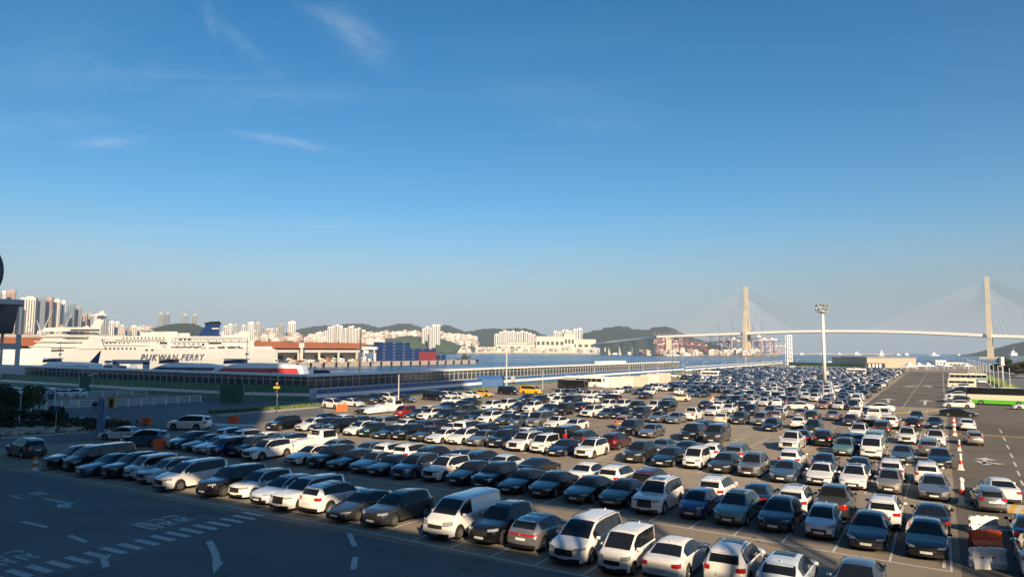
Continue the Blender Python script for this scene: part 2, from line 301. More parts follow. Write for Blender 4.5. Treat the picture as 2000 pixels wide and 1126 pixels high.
TYPES = {
 's': dict(n='sedan',L=4.85,W=.925,wr=.335,rw=.60,ax=(.93,3.75),top=[(0,.62),(.1,.70),(.5,.81),(1.0,.90),(1.38,.96),(1.75,1.20),(2.1,1.39),(2.45,1.455),(2.9,1.465),(3.3,1.43),(3.65,1.33),(4.2,1.06),(4.6,1.03),(4.78,.98),(4.85,.86)],
           belt=[(0,.60),(.5,.76),(1.38,.90),(2.5,.95),(4.2,1.0),(4.85,.84)],ws=(1.40,2.2),rg=(3.55,4.2),wins=[(1.6,2.72),(2.80,3.62),(3.66,3.86)],hl=(.60,.72),tl=(.74,.92),gr=(.42,.66)),
 'c': dict(n='fastback sedan',L=4.95,W=.94,wr=.35,rw=.59,ax=(.90,3.82),top=[(0,.58),(.1,.66),(.5,.78),(1.0,.88),(1.4,.94),(1.75,1.17),(2.1,1.35),(2.45,1.42),(2.9,1.44),(3.3,1.40),(3.75,1.29),(4.5,1.07),(4.8,1.04),(4.88,.98),(4.95,.84)],
           belt=[(0,.56),(.5,.73),(1.4,.88),(2.5,.94),(4.4,1.02),(4.95,.84)],ws=(1.42,2.2),rg=(3.6,4.5),wins=[(1.6,2.76),(2.84,3.7),(3.74,4.05)],hl=(.58,.67),tl=(.80,.88),gr=(.30,.56)),
 'u': dict(n='SUV',L=4.50,W=.93,wr=.36,rw=.63,ax=(.88,3.58),top=[(0,.78),(.08,.88),(.4,.98),(.9,1.04),(1.2,1.08),(1.55,1.36),(1.85,1.56),(2.2,1.65),(2.8,1.67),(3.5,1.64),(3.95,1.58),(4.15,1.5),(4.38,1.15),(4.45,1.02),(4.50,.80)],
           belt=[(0,.74),(.5,.92),(1.2,1.0),(2.5,1.05),(3.9,1.12),(4.5,.85)],ws=(1.22,2.0),rg=(4.12,4.40),wins=[(1.42,2.46),(2.54,3.40),(3.48,4.02)],hl=(.74,.88),tl=(.84,1.04),gr=(.50,.82),rails=1),
 'U': dict(n='large SUV',L=4.90,W=.97,wr=.38,rw=.70,ax=(.92,3.84),top=[(0,.86),(.06,.98),(.4,1.07),(.95,1.12),(1.22,1.15),(1.5,1.40),(1.82,1.66),(2.15,1.76),(2.8,1.78),(3.8,1.76),(4.4,1.71),(4.62,1.62),(4.80,1.2),(4.86,1.05),(4.90,.8)],
           belt=[(0,.84),(.5,1.0),(1.2,1.07),(2.5,1.10),(4.4,1.15),(4.9,.85)],ws=(1.24,2.0),rg=(4.60,4.82),wins=[(1.42,2.56),(2.64,3.60),(3.68,4.48)],hl=(.82,.95),tl=(.86,1.10),gr=(.50,.94),rails=1),
 'h': dict(n='small hatchback',L=3.62,W=.80,wr=.29,rw=.56,ax=(.66,3.04),top=[(0,.70),(.06,.80),(.35,.90),(.7,.98),(.85,1.01),(1.2,1.28),(1.5,1.43),(1.85,1.49),(2.5,1.49),(3.05,1.44),(3.28,1.36),(3.50,1.02),(3.57,.92),(3.62,.72)],
           belt=[(0,.66),(.4,.82),(.85,.93),(2,.97),(3.2,1.03),(3.62,.75)],ws=(.87,1.6),rg=(3.24,3.51),wins=[(1.02,1.98),(2.06,2.84),(2.9,3.16)],hl=(.68,.84),tl=(.78,1.0),gr=(.34,.60)),
 'e': dict(n='crossover hatchback',L=4.40,W=.93,wr=.36,rw=.60,ax=(.84,3.62),top=[(0,.70),(.06,.78),(.4,.88),(.9,.97),(1.15,1.01),(1.6,1.32),(1.95,1.50),(2.3,1.57),(2.8,1.58),(3.4,1.54),(3.85,1.44),(4.2,1.14),(4.33,1.06),(4.40,.82)],
           belt=[(0,.66),(.5,.84),(1.15,.95),(2.5,1.0),(4.0,1.07),(4.4,.84)],ws=(1.17,2.02),rg=(3.8,4.2),wins=[(1.38,2.46),(2.54,3.36),(3.42,3.84)],hl=(.70,.78),tl=(.84,.93),gr=(.36,.58)),
 'm': dict(n='minivan',L=5.10,W=.99,wr=.365,rw=.74,ax=(.95,4.0),top=[(0,.82),(.08,.92),(.45,1.02),(.9,1.10),(1.05,1.13),(1.5,1.46),(1.9,1.68),(2.3,1.76),(3.0,1.79),(4.3,1.77),(4.72,1.72),(4.86,1.6),(5.0,1.15),(5.06,1.02),(5.10,.8)],
           belt=[(0,.78),(.5,.94),(1.05,1.03),(2.5,1.08),(4.6,1.12),(5.1,.82)],ws=(1.07,2.05),rg=(4.84,5.01),wins=[(1.34,2.44),(2.52,3.62),(3.70,4.66)],hl=(.76,.90),tl=(.86,1.05),gr=(.50,.80),rails=1),
 'b': dict(n='boxy compact car',L=3.60,W=.80,wr=.29,rw=.68,ax=(.60,3.12),top=[(0,.84),(.05,.98),(.3,1.06),(.52,1.10),(.9,1.44),(1.12,1.62),(1.4,1.70),(2.2,1.72),(3.1,1.70),(3.36,1.66),(3.48,1.5),(3.54,1.1),(3.57,1.0),(3.60,.8)],
           belt=[(0,.80),(.4,.95),(.6,1.0),(2,1.0),(3.4,1.0),(3.6,.85)],ws=(.53,1.2),rg=(3.40,3.54),wins=[(.80,1.70),(1.78,2.60),(2.68,3.32)],hl=(.72,.92),tl=(.84,1.12),gr=(.50,.70)),
 'v': dict(n='van',L=5.10,W=.96,wr=.35,rw=.80,ax=(.85,4.05),top=[(0,.88),(.08,.98),(.5,1.14),(.68,1.22),(1.1,1.56),(1.45,1.80),(1.8,1.90),(2.6,1.93),(4.5,1.92),(4.88,1.88),(5.0,1.7),(5.06,1.1),(5.08,1.0),(5.10,.7)],
           belt=[(0,.84),(.5,1.03),(.75,1.12),(2.4,1.16),(4.9,1.18),(5.1,.8)],ws=(.70,1.55),rg=(4.92,5.06),wins=[(.96,2.0)],hl=(.76,1.0),tl=(.9,1.25),gr=(.62,.82)),
 'x': dict(n='tinted van',L=5.15,W=.96,wr=.35,rw=.80,ax=(.85,4.05),top=[(0,.88),(.08,.98),(.5,1.14),(.68,1.22),(1.1,1.56),(1.45,1.80),(1.8,1.90),(2.6,1.93),(4.5,1.92),(4.88,1.88),(5.0,1.7),(5.06,1.1),(5.08,1.0),(5.15,.7)],
           belt=[(0,.84),(.5,1.03),(.75,1.12),(2.4,1.16),(4.9,1.18),(5.1,.8)],ws=(.70,1.55),rg=(4.92,5.06),wins=[(.96,2.0),(2.08,3.3),(3.38,4.7)],hl=(.76,1.0),tl=(.9,1.25),gr=(.62,.82)),
 'p': dict(n='pickup truck',L=5.30,W=.96,wr=.39,rw=.66,ax=(.92,4.1),top=[(0,.90),(.06,1.0),(.5,1.08),(1.0,1.14),(1.3,1.17),(1.7,1.52),(2.0,1.74),(2.3,1.81),(3.2,1.81),(3.5,1.76),(3.66,1.2),(3.75,1.17),(5.2,1.17),(5.27,1.15),(5.30,.9)],
           belt=[(0,.88),(.5,1.0),(1.3,1.09),(3.5,1.12),(3.7,1.15),(5.2,1.15),(5.3,.88)],ws=(1.32,2.1),rg=(3.50,3.66),wins=[(1.52,2.46),(2.54,3.36)],hl=(.80,.96),tl=(.82,1.1),gr=(.52,.94),bed=1),
}
for k_, t_ in TYPES.items():
    W_, L_ = t_['W'], t_['L']
    blunt = .88 if k_ in 'bvxUp' else .80
    t_['plan'] = [(0,W_*blunt),(.10,W_*(blunt+.05)),(.28,W_*.95),(.6,W_*.985),(1.2,W_),(L_-1.0,W_),(L_-.45,W_*.975),(L_-.15,W_*.94),(L_,W_*.86)]
    t_['H'] = max(z for _, z in t_['top'])
SILL = .24
def carx(tp, s, y, z):                        # local x of a surface point
    Wd = tab(tp['plan'], s); L_ = tp['L']
    q = max(0, 1-(abs(y)/Wd)**2)
    x = L_/2 - s
    x += .17*q*max(0, 1-s/.9)
    x -= .13*q*max(0, 1-(L_-s)/.7)
    x -= .16*max(0, z-.5)*max(0, 1-s/.5)
    x += .10*max(0, z-.7)*max(0, 1-(L_-s)/.4)*(1 if z < 1.2 else .4)
    return x
def section(tp, s):
    T, B, Wd = tab(tp['top'], s), tab(tp['belt'], s), tab(tp['plan'], s)
    B = min(B, T-.03); g = T-B
    HB = tp['H']-tab(tp['belt'], tp['L']*.5)
    q = min(1, max(0, g/HB)); a = lerp(.90*Wd, tp['rw']*min(1, Wd/tp['W']+.02), min(1, q*1.05))
    arch = 0
    for axx in tp['ax']:
        Ra = tp['wr']+.065; d = abs(s-axx)
        if d < Ra: arch = max(arch, tp['wr']+math.sqrt(Ra*Ra-d*d))
    z3 = T-.035-.05*q; z4 = min(B+.015, z3-.012); z5 = z4-.05
    mid = (z5+SILL)/2+.07
    z8 = max(SILL, arch); z7 = max(SILL+.17, arch+.02); z6 = min(max(mid, z7+.03), z5-.01); z7 = min(z7, z6-.005); z8 = min(z8, z7-.003)
    return [(0,T),(.5*a,T-.008),(.88*a,T-.022-.01*q),(a,z3),(Wd-.05,z4),(Wd-.008,z5),(Wd,z6),(Wd-.004,z7),(Wd-.02,z8),(Wd-.24,z8)]
def stations(tp, res):
    st = {0, tp['L']}; L_ = tp['L']
    if res > 0: st |= {x for x, _ in tp['top']}
    n = 24 if res == 2 else (16 if res == 1 else 11)
    if res < 2: st = {0, L_, tp['ws'][0], tp['ws'][1], tp['rg'][0], tp['rg'][1], .1, L_-.08} | ({x for x, _ in tp['top']} if res == 1 else set())
    st |= set(tp['ws'])|set(tp['rg'])
    for a, b in tp['wins']: st |= {a, b}
    for axx in tp['ax']:
        Ra = tp['wr']+.065
        for k in ((-1,-.92,-.7,-.4,0,.4,.7,.92,1) if res == 2 else (-1,-.7,0,.7,1)): st.add(axx+k*Ra)
    for i in range(n): st.add(L_*i/n)
    st = sorted(st); o = [st[0]]
    for x in st[1:]:
        if x-o[-1] > .022: o.append(x)
    o[-1] = L_
    return o
def shell(tp, res):
    """returns {category: (verts, faces)}"""
    st = stations(tp, res); secs = [section(tp, s) for s in st]; K = 10
    V = []; row = []
    for s, sec in zip(st, secs):
        ids = []
        for j in range(-(K-1), K):
            y, z = sec[abs(j)]; y = y if j >= 0 else -y
            V.append((carx(tp, s, y, z), y, z)); ids.append(len(V)-1)
        row.append(ids)
    cats = {}
    def put(c, f): cats.setdefault(c, []).append(f)
    W2 = 2*K-1
    for i in range(len(st)-1):
        sm = (st[i]+st[i+1])/2
        for c in range(W2-1):
            j = c-(K-1); k = min(abs(j), abs(j+1))           # band between k and k+1
            f = (row[i][c], row[i][c+1], row[i+1][c+1], row[i+1][c])
            ct = 'body'
            if k <= 1 and tp['ws'][0] < sm < tp['ws'][1]: ct = 'windshield'
            elif k <= 1 and tp['rg'][0] < sm < tp['rg'][1]: ct = 'rear_window'
            elif k == 3:
                if any(a-.01 < sm < b+.01 for a, b in tp['wins']): ct = 'side_window_l' if j >= 0 else 'side_window_r'
                elif tp['wins'][0][0] < sm < tp['wins'][-1][1]: ct = 'trim'
            elif k == 8: ct = 'trim'
            put(ct, f)
    # end caps: rows joined across, with a bulge column grid
    for end in (0, len(st)-1):
        s, sec = st[end], secs[end]; cols = (-1,-.75,-.4,0,.4,.75,1); prev = None
        for k in range(1, K-1):
            ids = []
            for fcol in cols:
                if fcol == -1: ids.append(row[end][(K-1)-k]); continue
                if fcol == 1: ids.append(row[end][(K-1)+k]); continue
                y = sec[k][0]*fcol; z = sec[k][1]
                if k == 1: z = sec[0][1]-.008*abs(fcol)
                V.append((carx(tp, s, y, z), y, z)); ids.append(len(V)-1)
            if prev is not None:
                for a in range(len(cols)-1):
                    f = (prev[a], prev[a+1], ids[a+1], ids[a])
                    put('body' if k < 8 else 'trim', f if end == 0 else f[::-1])
            prev = ids
        bot = prev
    # closed underside and wheel housing
    return V, cats
def sub(V, faces):
    idx = {}; vs = []; fs = []
    for f in faces:
        g = []
        for i in f:
            if i not in idx: idx[i] = len(vs); vs.append(V[i])
            g.append(idx[i])
        fs.append(tuple(g))
    return vs, fs
def patch(mb, tp, end, y0, y1, z0, z1, m, off=.014, n=5, z0b=None, z1b=None):
    """a raised patch following the nose (end=0) or tail (end=1)"""
    sgn = 1 if end == 0 else -1; L_ = tp['L']; vs = []; D = .05
    def surf(y, z):
        W0 = tab(tp['plan'], 0 if end == 0 else L_)
        if abs(y) <= W0: s = 0
        else:
            s = 0
            while s < .6 and tab(tp['plan'], s if end == 0 else L_-s) < abs(y): s += .02
        ss = s if end == 0 else L_-s
        return carx(tp, ss, y, z)
    for lay in (off, -D):
        for i in range(n+1):
            t = i/n; y = lerp(y0, y1, t); a = lerp(z0, z0b if z0b is not None else z0, t); b = lerp(z1, z1b if z1b is not None else z1, t)
            for z in (a, b): vs.append((surf(y, z)+sgn*lay, y*(1+ (off/abs(y)*.6 if abs(y) > .3 else 0)), z))
    fs = []; n2 = 2*(n+1)
    for i in range(n):
        a = 2*i; fs += [(a,a+1,a+3,a+2),(a,a+2,n2+a+2,n2+a),(a+1,n2+a+1,n2+a+3,a+3)]
    fs += [(0,n2,n2+1,1),(2*n,2*n+1,n2+2*n+1,n2+2*n)]
    mb.add(vs, fs, m)
def wheel_mesh(r, wd=.22, n=20):
    t = MB(); t.lathe([(r*.64,-wd/2),(r*.93,-wd/2),(r,-wd/2+.03),(r,wd/2-.03),(r*.93,wd/2),(r*.64,wd/2),(r*.62,wd/2-.04)], M_tyre, n, axis='y')
    q = MB(); q.lathe([(r*.66,wd/2-.005),(r*.60,wd/2-.01),(r*.56,wd/2-.05)], M_rim, n, axis='y')
    q.lathe([(r*.56,wd/2-.07),(.001,wd/2-.08)], M_dgrey, n, axis='y')
    for k in range(5):
        a = k*2*math.pi/5+.3; d = Vector((math.cos(a),0,math.sin(a))); p = Vector((-math.sin(a),0,math.cos(a)))
        q.box(d*(r*.30)+Vector((0,wd/2-.035,0)), (r*.56,.03,r*.17), M_rim, (d, Vector((0,1,0)), p))
    q.lathe([(.001,wd/2-.01),(r*.13,wd/2-.015),(r*.13,wd/2-.05)], M_rim, 10, axis='y')
    return t.mesh('wheel', True), q.mesh('rim')
WHEELS = {}
def sharp(me, ang=38):
    me.polygons.foreach_set('use_smooth', [True]*len(me.polygons))
    try: me.set_sharp_from_angle(angle=math.radians(ang))
    except Exception: pass
TPARTS = {}
def car_parts(code):
    """list of (name, mesh, loc, rz, children) ; painted meshes carry paint in slot 0"""
    if code in TPARTS: return TPARTS[code]
    tp = TYPES[code]; V, C = shell(tp, 2); L_, Wd, wr = tp['L'], tp['W'], tp['wr']; P = []
    PM = paint('W')
    b = MB(); b.add(*sub(V, C['body']), PM)
    if 'trim' in C: b.add(*sub(V, C['trim']), M_black)
    b.box((0,0,.30),(L_-.5,2*Wd-.5,.18), M_black)
    for axx in tp['ax']: b.box((L_/2-axx,0,.5),(wr*2+.1,2*Wd-.30,.5), M_black)
    if tp.get('bed'): b.box((L_/2-4.46,0,1.165),(1.42,1.5,.03), M_dgrey)
    me = b.mesh('body'); sharp(me); P.append(('body', me, (0,0,0), 0, []))
    for c in ('windshield','rear_window'):
        g = MB(); g.add(*sub(V, C[c]), M_glass); me = g.mesh(c, True); P.append((c, me, (0,0,0), 0, []))
    for c in ('side_window_l','side_window_r'):
        g = MB(); g.add(*sub(V, C[c]), M_glass); me = g.mesh('side_window'); sharp(me, 20); P.append(('side_window', me, (0,0,0), 0, []))
    W0 = tab(tp['plan'], .28)
    for sg in (1,-1):
        g = MB(); patch(g, tp, 0, sg*W0*.52, sg*W0*.985, tp['hl'][0], tp['hl'][1]-.03, M_head, z0b=tp['hl'][0]+.03, z1b=tp['hl'][1]+.02); P.append(('headlight', g.mesh('headlight'), (0,0,0), 0, []))
        g = MB()
        if code == 'e': patch(g, tp, 1, sg*.05, sg*W0*.985, tp['tl'][0], tp['tl'][1], M_tail, z0b=tp['tl'][0], z1b=tp['tl'][1])
        else: patch(g, tp, 1, sg*W0*.60, sg*W0*.985, tp['tl'][0]+.02, tp['tl'][1]-.02, M_tail, z0b=tp['tl'][0], z1b=tp['tl'][1])
        P.append(('taillight', g.mesh('taillight'), (0,0,0), 0, []))
        g = MB(); xm = L_/2-tp['wins'][0][0]-.12; zb = tab(tp['belt'], tp['wins'][0][0])+.08
        g.lathe([(.001,-.11),(.06,-.10),(.085,-.04),(.085,.04),(.06,.10),(.001,.11)], PM, 8, axis='y')
        g.v = [(x*.9, y, z*.95) for x, y, z in g.v]; g.box((0,-sg*.13,-.05),(.06,.1,.03), M_black)
        P.append(('mirror', g.mesh('mirror', True), (xm, sg*(Wd+.07), zb), 0, []))
    g = MB(); patch(g, tp, 0, -W0*.48, W0*.48, tp['gr'][0]+.02, tp['gr'][1], M_black, n=8)
    for zz in (.3,.6): patch(g, tp, 0, -W0*.44, W0*.44, lerp(tp['gr'][0],tp['gr'][1],zz), lerp(tp['gr'][0],tp['gr'][1],zz)+.018, M_chrome if code in 'sUc' else M_dgrey, off=.022, n=8)
    P.append(('grille', g.mesh('grille'), (0,0,0), 0, []))
    g = MB(); patch(g, tp, 0, -W0*.8, W0*.8, .25, .36, M_black, off=.02, n=8); patch(g, tp, 1, -W0*.8, W0*.8, .25, .40, M_black, off=.02, n=8); P.append(('lower_trim', g.mesh('lower_trim'), (0,0,0), 0, []))
    for end, zc in ((0, .43), (1, lerp(tp['tl'][0], .5, .5) if code not in 'bvxUumh' else .72)):
        g = MB(); patch(g, tp, end, -.26, .26, zc-.055, zc+.055, M_plate, off=.035, n=2); P.append(('plate', g.mesh('plate'), (0,0,0), 0, []))
    g = MB(); g.box((0,0,0),(.16,.025,.03), PM); hm = g.mesh('door_handle')
    for a, b2 in tp['wins'][:2]:
        for sg in (1,-1): P.append(('door_handle', hm, (L_/2-b2+.16, sg*(Wd+.004), tab(tp['belt'], b2)-.13), 0, []))
    g = MB()
    for a, b2 in tp['wins'][:2]:
        for ss in (a-.02 if a > 1.2 else a+.06, b2+.04):
            if any(abs(ss-q) < tp['wr']+.09 for q in tp['ax']): continue
            sec = section(tp, ss)
            for sg in (1,-1):
                for kk in (4,5,6):
                    (ya,za),(yb,zb2) = sec[kk], sec[kk+1]
                    p = [(carx(tp,ss-.006,ya,za),sg*(ya+.003),za),(carx(tp,ss+.006,ya,za),sg*(ya+.003),za),(carx(tp,ss+.006,yb,zb2),sg*(yb+.003),zb2),(carx(tp,ss-.006,yb,zb2),sg*(yb+.003),zb2)]
                    g.quad(*p, M_black)
    if g.v: P.append(('door_seam', g.mesh('door_seam'), (0,0,0), 0, []))
    if tp.get('rails'):
        for sg in (1,-1):
            g = MB(); s0, s1 = tp['ws'][1]+.25, tp['rg'][0]-.2; pr = None
            for i in range(9):
                s = lerp(s0, s1, i/8); sec = section(tp, s); p = Vector((L_/2-s, sg*(sec[3][0]-.03), sec[2][1]+(.035 if 0 < i < 8 else -.01)))
                if pr: g.tube(pr, p, .016, .016, M_dgrey, 5)
                pr = p
            P.append(('roof_rail', g.mesh('roof_rail'), (0,0,0), 0, []))
    if code in 'ueUc':
        g = MB(); s0 = tp['ws'][1]+.12
        vs = []
        for s in [s0+.85*q_/8 for q_ in range(9)]:
            sec = section(tp, s)
            for y in (-.42,-.2,.2,.42): vs.append((L_/2-s, y, tab(tp['top'], s)-.008*abs(y)/.25+.009))
        g.add(vs, [(r*4+c, r*4+c+1, (r+1)*4+c+1, (r+1)*4+c) for r in range(8) for c in range(3)], M_glass); P.append(('sunroof', g.mesh('sunroof'), (0,0,0), 0, []))
    if code != 'p':
        g = MB(); s = tp['rg'][0]-.22; z = tab(tp['top'], s)-.01
        g.add([(L_/2-s+.1,.0,z),(L_/2-s-.1,.025,z),(L_/2-s-.1,-.025,z),(L_/2-s-.09,0,z+.09)], [(0,1,3),(0,3,2),(1,2,3)], PM); P.append(('antenna', g.mesh('antenna'), (0,0,0), 0, []))
    if code in 'uUmbhe':
        g = MB(); s = tp['rg'][0]; z = tab(tp['top'], s)
        g.extr([(0,0,0),(-.22,0,-.02),(-.22,0,-.05),(0,0,-.06)], (L_/2-s+.04, -tp['rw']*.86, z+.005), (L_/2-s+.04, tp['rw']*.86, z+.005), PM); P.append(('spoiler', g.mesh('spoiler'), (0,0,0), 0, []))
    if wr not in WHEELS: WHEELS[wr] = wheel_mesh(wr)
    tm, rm = WHEELS[wr]
    for axx in tp['ax']:
        for sg in (1,-1):
            P.append(('wheel', tm, (L_/2-axx, sg*(Wd-.13), wr), 0 if sg > 0 else math.pi, [('rim', rm)]))
    TPARTS[code] = P; return P
MID = {}
def mid_parts(code):
    if code in MID: return MID[code]
    tp = TYPES[code]; V, C = shell(tp, 1); L_, Wd, wr = tp['L'], tp['W'], tp['wr']; P = []; PM = paint('W')
    b = MB(); b.add(*sub(V, C['body']), PM); b.add(*sub(V, C['trim']), M_black); b.box((0,0,.32),(L_-.5,2*Wd-.5,.2), M_black)
    for axx in tp['ax']: b.box((L_/2-axx,0,.5),(wr*2+.1,2*Wd-.30,.5), M_black)
    W0 = tab(tp['plan'], .28)
    patch(b, tp, 0, -W0*.48, W0*.48, tp['gr'][0]+.02, tp['gr'][1], M_black, n=2); patch(b, tp, 0, -W0*.8, W0*.8, .25, .36, M_black, off=.02, n=2)
    me = b.mesh('body'); sharp(me); P.append(('body', me, (0,0,0), 0, []))
    for c in ('windshield','rear_window'):
        g = MB(); g.add(*sub(V, C[c]), M_glass); P.append((c, g.mesh(c, True), (0,0,0), 0, []))
    for c in ('side_window_l','side_window_r'):
        g = MB(); g.add(*sub(V, C[c]), M_glass); P.append(('side_window', g.mesh('side_window'), (0,0,0), 0, []))
    for sg in (1,-1):
        g = MB(); patch(g, tp, 0, sg*W0*.52, sg*W0*.985, tp['hl'][0], tp['hl'][1], M_head, n=2); P.append(('headlight', g.mesh('headlight'), (0,0,0), 0, []))
        g = MB(); patch(g, tp, 1, sg*W0*.60, sg*W0*.985, tp['tl'][0], tp['tl'][1], M_tail, n=2); P.append(('taillight', g.mesh('taillight'), (0,0,0), 0, []))
    g = MB(); patch(g, tp, 0, -.26, .26, .38, .49, M_plate, off=.035, n=1); P.append(('plate', g.mesh('plate'), (0,0,0), 0, [])); g = MB(); patch(g, tp, 1, -.26, .26, .66, .77, M_plate, off=.035, n=1); P.append(('plate', g.mesh('plate'), (0,0,0), 0, []))
    w = MB(); w.lathe([(wr*.5,.09),(wr,.09),(wr,-.11)], M_tyre, 10, (0,0,0), 'y'); w.lathe([(.001,.075),(wr*.55,.095)], M_rim, 8, (0,0,0), 'y'); me = w.mesh('wheel')
    for axx in tp['ax']:
        for sg in (1,-1): P.append(('wheel', me, (L_/2-axx, sg*(Wd-.12), wr), 0 if sg > 0 else math.pi, []))
    MID[code] = P; return P
FAR = {}
def far_mb(code, pm):
    tp = TYPES[code]; V, C = shell(tp, 0); L_, Wd, wr = tp['L'], tp['W'], tp['wr']; b = MB()
    b.add(*sub(V, C['body']), pm)
    for c in ('trim','windshield','rear_window','side_window_l','side_window_r'): b.add(*sub(V, C[c]), M_glass if c != 'trim' else M_black)
    W0 = tab(tp['plan'], .28)
    for sg in (1,-1):
        patch(b, tp, 0, sg*W0*.52, sg*W0*.985, tp['hl'][0], tp['hl'][1], M_head, n=1); patch(b, tp, 1, sg*W0*.60, sg*W0*.985, tp['tl'][0], tp['tl'][1], M_tail, n=1)
    patch(b, tp, 0, -W0*.48, W0*.48, tp['gr'][0]+.02, tp['gr'][1], M_black, n=1)
    for axx in tp['ax']:
        for sg in (1,-1): b.lathe([(.001,sg*.08),(wr*.55,sg*.09),(wr,sg*.09),(wr,-sg*.11)], M_tyre, 8, (L_/2-axx, sg*(Wd-.12), wr), 'y')
    return b
def far_mesh(code):
    if code not in FAR:
        me = far_mb(code, paint('W')).mesh('parked_car'); sharp(me); FAR[code] = me
    return FAR[code]
PCOL = {}
def set_paint(o, p):
    for sl_ in o.material_slots:
        if sl_.material == paint('W') and p is not None:
            sl_.link = 'OBJECT'; sl_.material = p
def place_parts(root, P, p):
    for name, me, loc, rz, ch in P:
        o = inst(name, me, root, loc, rz); set_paint(o, p)
        for cn, cm in ch: inst(cn, cm, o)
# one ton double cab flatbed truck
TRK = []
def truck_parts():
    if TRK: return TRK
    tp = dict(n='truck',L=2.55,W=.87,wr=.31,rw=.78,ax=(.75,9),top=[(0,1.1),(.05,1.22),(.2,1.45),(.45,1.80),(.65,1.93),(1.5,1.97),(2.4,1.96),(2.5,1.9),(2.55,1.0)],
       belt=[(0,1.05),(.3,1.18),(2.5,1.2),(2.55,.9)],ws=(.06,.5),rg=(2.45,2.53),wins=[(.42,1.28),(1.38,2.12)],hl=(.72,.88),tl=(.8,.9),gr=(.5,.66))
    tp['plan'] = [(0,.80),(.15,.85),(.5,.87),(2.4,.87),(2.55,.85)]; tp['H'] = 1.97
    V, C = shell(tp, 2); off = 1.27; P = []; PM = paint('W')
    b = MB(); b.add(*sub(V, C['body']), PM); b.add(*sub(V, C['trim']), M_black); me = b.mesh('cab'); sharp(me); P.append(('cab', me, (off,0,0), 0, []))
    for c in ('windshield','side_window_l','side_window_r'):
        g = MB(); g.add(*sub(V, C[c]), M_glass); P.append((c.replace('_l','').replace('_r','') if 'side' in c else c, g.mesh(c), (off,0,0), 0, []))
    b = MB(); b.box((-1.28,0,.86),(2.35,1.72,.10), PM); b.box((-1.28,.84,1.08),(2.35,.04,.36), PM); b.box((-1.28,-.84,1.08),(2.35,.04,.36), PM); b.box((-2.46,0,1.08),(.04,1.72,.36), PM); b.box((-.10,0,1.2),(.05,1.7,.6), PM)
    P.append(('cargo_bed', b.mesh('cargo_bed'), (0,0,0), 0, []))
    b = MB(); b.box((-.6,0,.62),(3.6,.7,.2), M_black)
    for y in (-.4,0,.4): b.box((-.02,y,1.6),(.02,.26,.22), M_glass)
    P.append(('chassis', b.mesh('chassis'), (0,0,0), 0, []))
    b = MB()
    for y in (-.7,-.25,.25,.7): b.tube((-.12,y,1.2),(-.12,y,1.75), .02,.02, M_steel, 5)
    b.tube((-.12,-.75,1.75),(-.12,.75,1.75), .02,.02, M_steel, 5); P.append(('headboard_rack', b.mesh('headboard_rack'), (0,0,0), 0, []))
    if .31 not in WHEELS: WHEELS[.31] = wheel_mesh(.31)
    tm, rm = WHEELS[.31]
    for x in (1.8,-1.35):
        for sg in (1,-1): P.append(('wheel', tm, (x, sg*.75, .31), 0 if sg > 0 else math.pi, [('rim', rm)]))
    for sg in (1,-1):
        b = MB(); b.box((-2.49, sg*.62, .72),(.05,.3,.12), M_tail); P.append(('taillight', b.mesh('taillight'), (0,0,0), 0, []))
        b = MB(); b.box((2.42, sg*.6, .8),(.2,.26,.16), M_head); P.append(('headlight', b.mesh('headlight'), (0,0,0), 0, []))
    b = MB(); b.box((-2.5,0,.6),(.03,.5,.12), M_plate); P.append(('plate', b.mesh('plate'), (0,0,0), 0, []))
    TRK.extend(P); return TRK
# row curves: v of the painted front line against u
def rowv(base):
    k = tab([(30,.04),(42,.105),(60.5,.175),(79,.22),(98,.24),(116,.26)], base) if base < 120 else 0
    return lambda u: base - k*max(0, u+28)
CARS = []                                     # (u, v_centre, heading angle, type, colour, row key, facing)
HEAD = math.atan2(-CA,-SA)                    # nose towards the camera side (-v)
def addcar(px, py, code, col, face, row, rz=None, off=0):
    """px, py: ground point under the near bumper"""
    L_ = TYPES[code]['L'] if code in TYPES else 4.95
    u, v = UV(G(px, py)); CARS.append([u+off, v+L_/2, HEAD if face == 'F' else HEAD+math.pi, code, col, row, face])
def addrow(base, spec, face, row, dv=0):
    f = rowv(base)
    for tok in spec.split():
        a, cc = tok.split(':'); code, col = cc[0], cc[1]; fc = cc[2] if len(cc) > 2 else face
        if ',' in a: px, py = map(float, a.split(','))
        else:                                 # find the point of the row under this column
            px = float(a); lo, hi = -140.0, 6.0
            for _ in range(50):
                m_ = (lo+hi)/2; p = W(m_, f(m_)+dv); X_ = project(p)[0]
                if X_ < px: lo = m_
                else: hi = m_
            p = W(lo, f(lo)+dv); px, py = project(p)
        addcar(px, py, code, col, fc, row)
def project(p):
    Yc = p.y*math.cos(TH)+(p.z-CH)*math.sin(TH); Zc = -p.y*math.sin(TH)+(p.z-CH)*math.cos(TH)
    a = F*p.x/Yc; b = F*Zc/Yc
    return 1000+a*math.cos(ROLL)+b*math.sin(ROLL), 563-(-a*math.sin(ROLL)+b*math.cos(ROLL))
R1 = 'front row by crosswalk'; R2 = 'second row of noses'; R2b = 'row behind the second'
R3 = 'third row of noses'; R3b = 'row behind the third'; R4 = 'fourth row of noses'; R4b = 'row behind the fourth'
R5 = 'fifth row of noses'; R5b = 'row behind the fifth'; R6 = 'sixth row of noses'
addrow(30, '92,916:uK 132,920:xK 157,931:sB 205,935:uK 250,938:bW 274,946:uW 310,960:mW 395,972:UK 457,976:uW 504,987:eA 545,998:UW 603,1004:uWR 655,1020:cG 727,1030:uG 852,1055:vW 937,1066:uK 1017,1078:eSR 1102,1105:mW 1197,1124:bW 1290,1140:sWR 1412,1156:uWR 1520,1180:eAR 1665,1205:sB', 'F', R1)
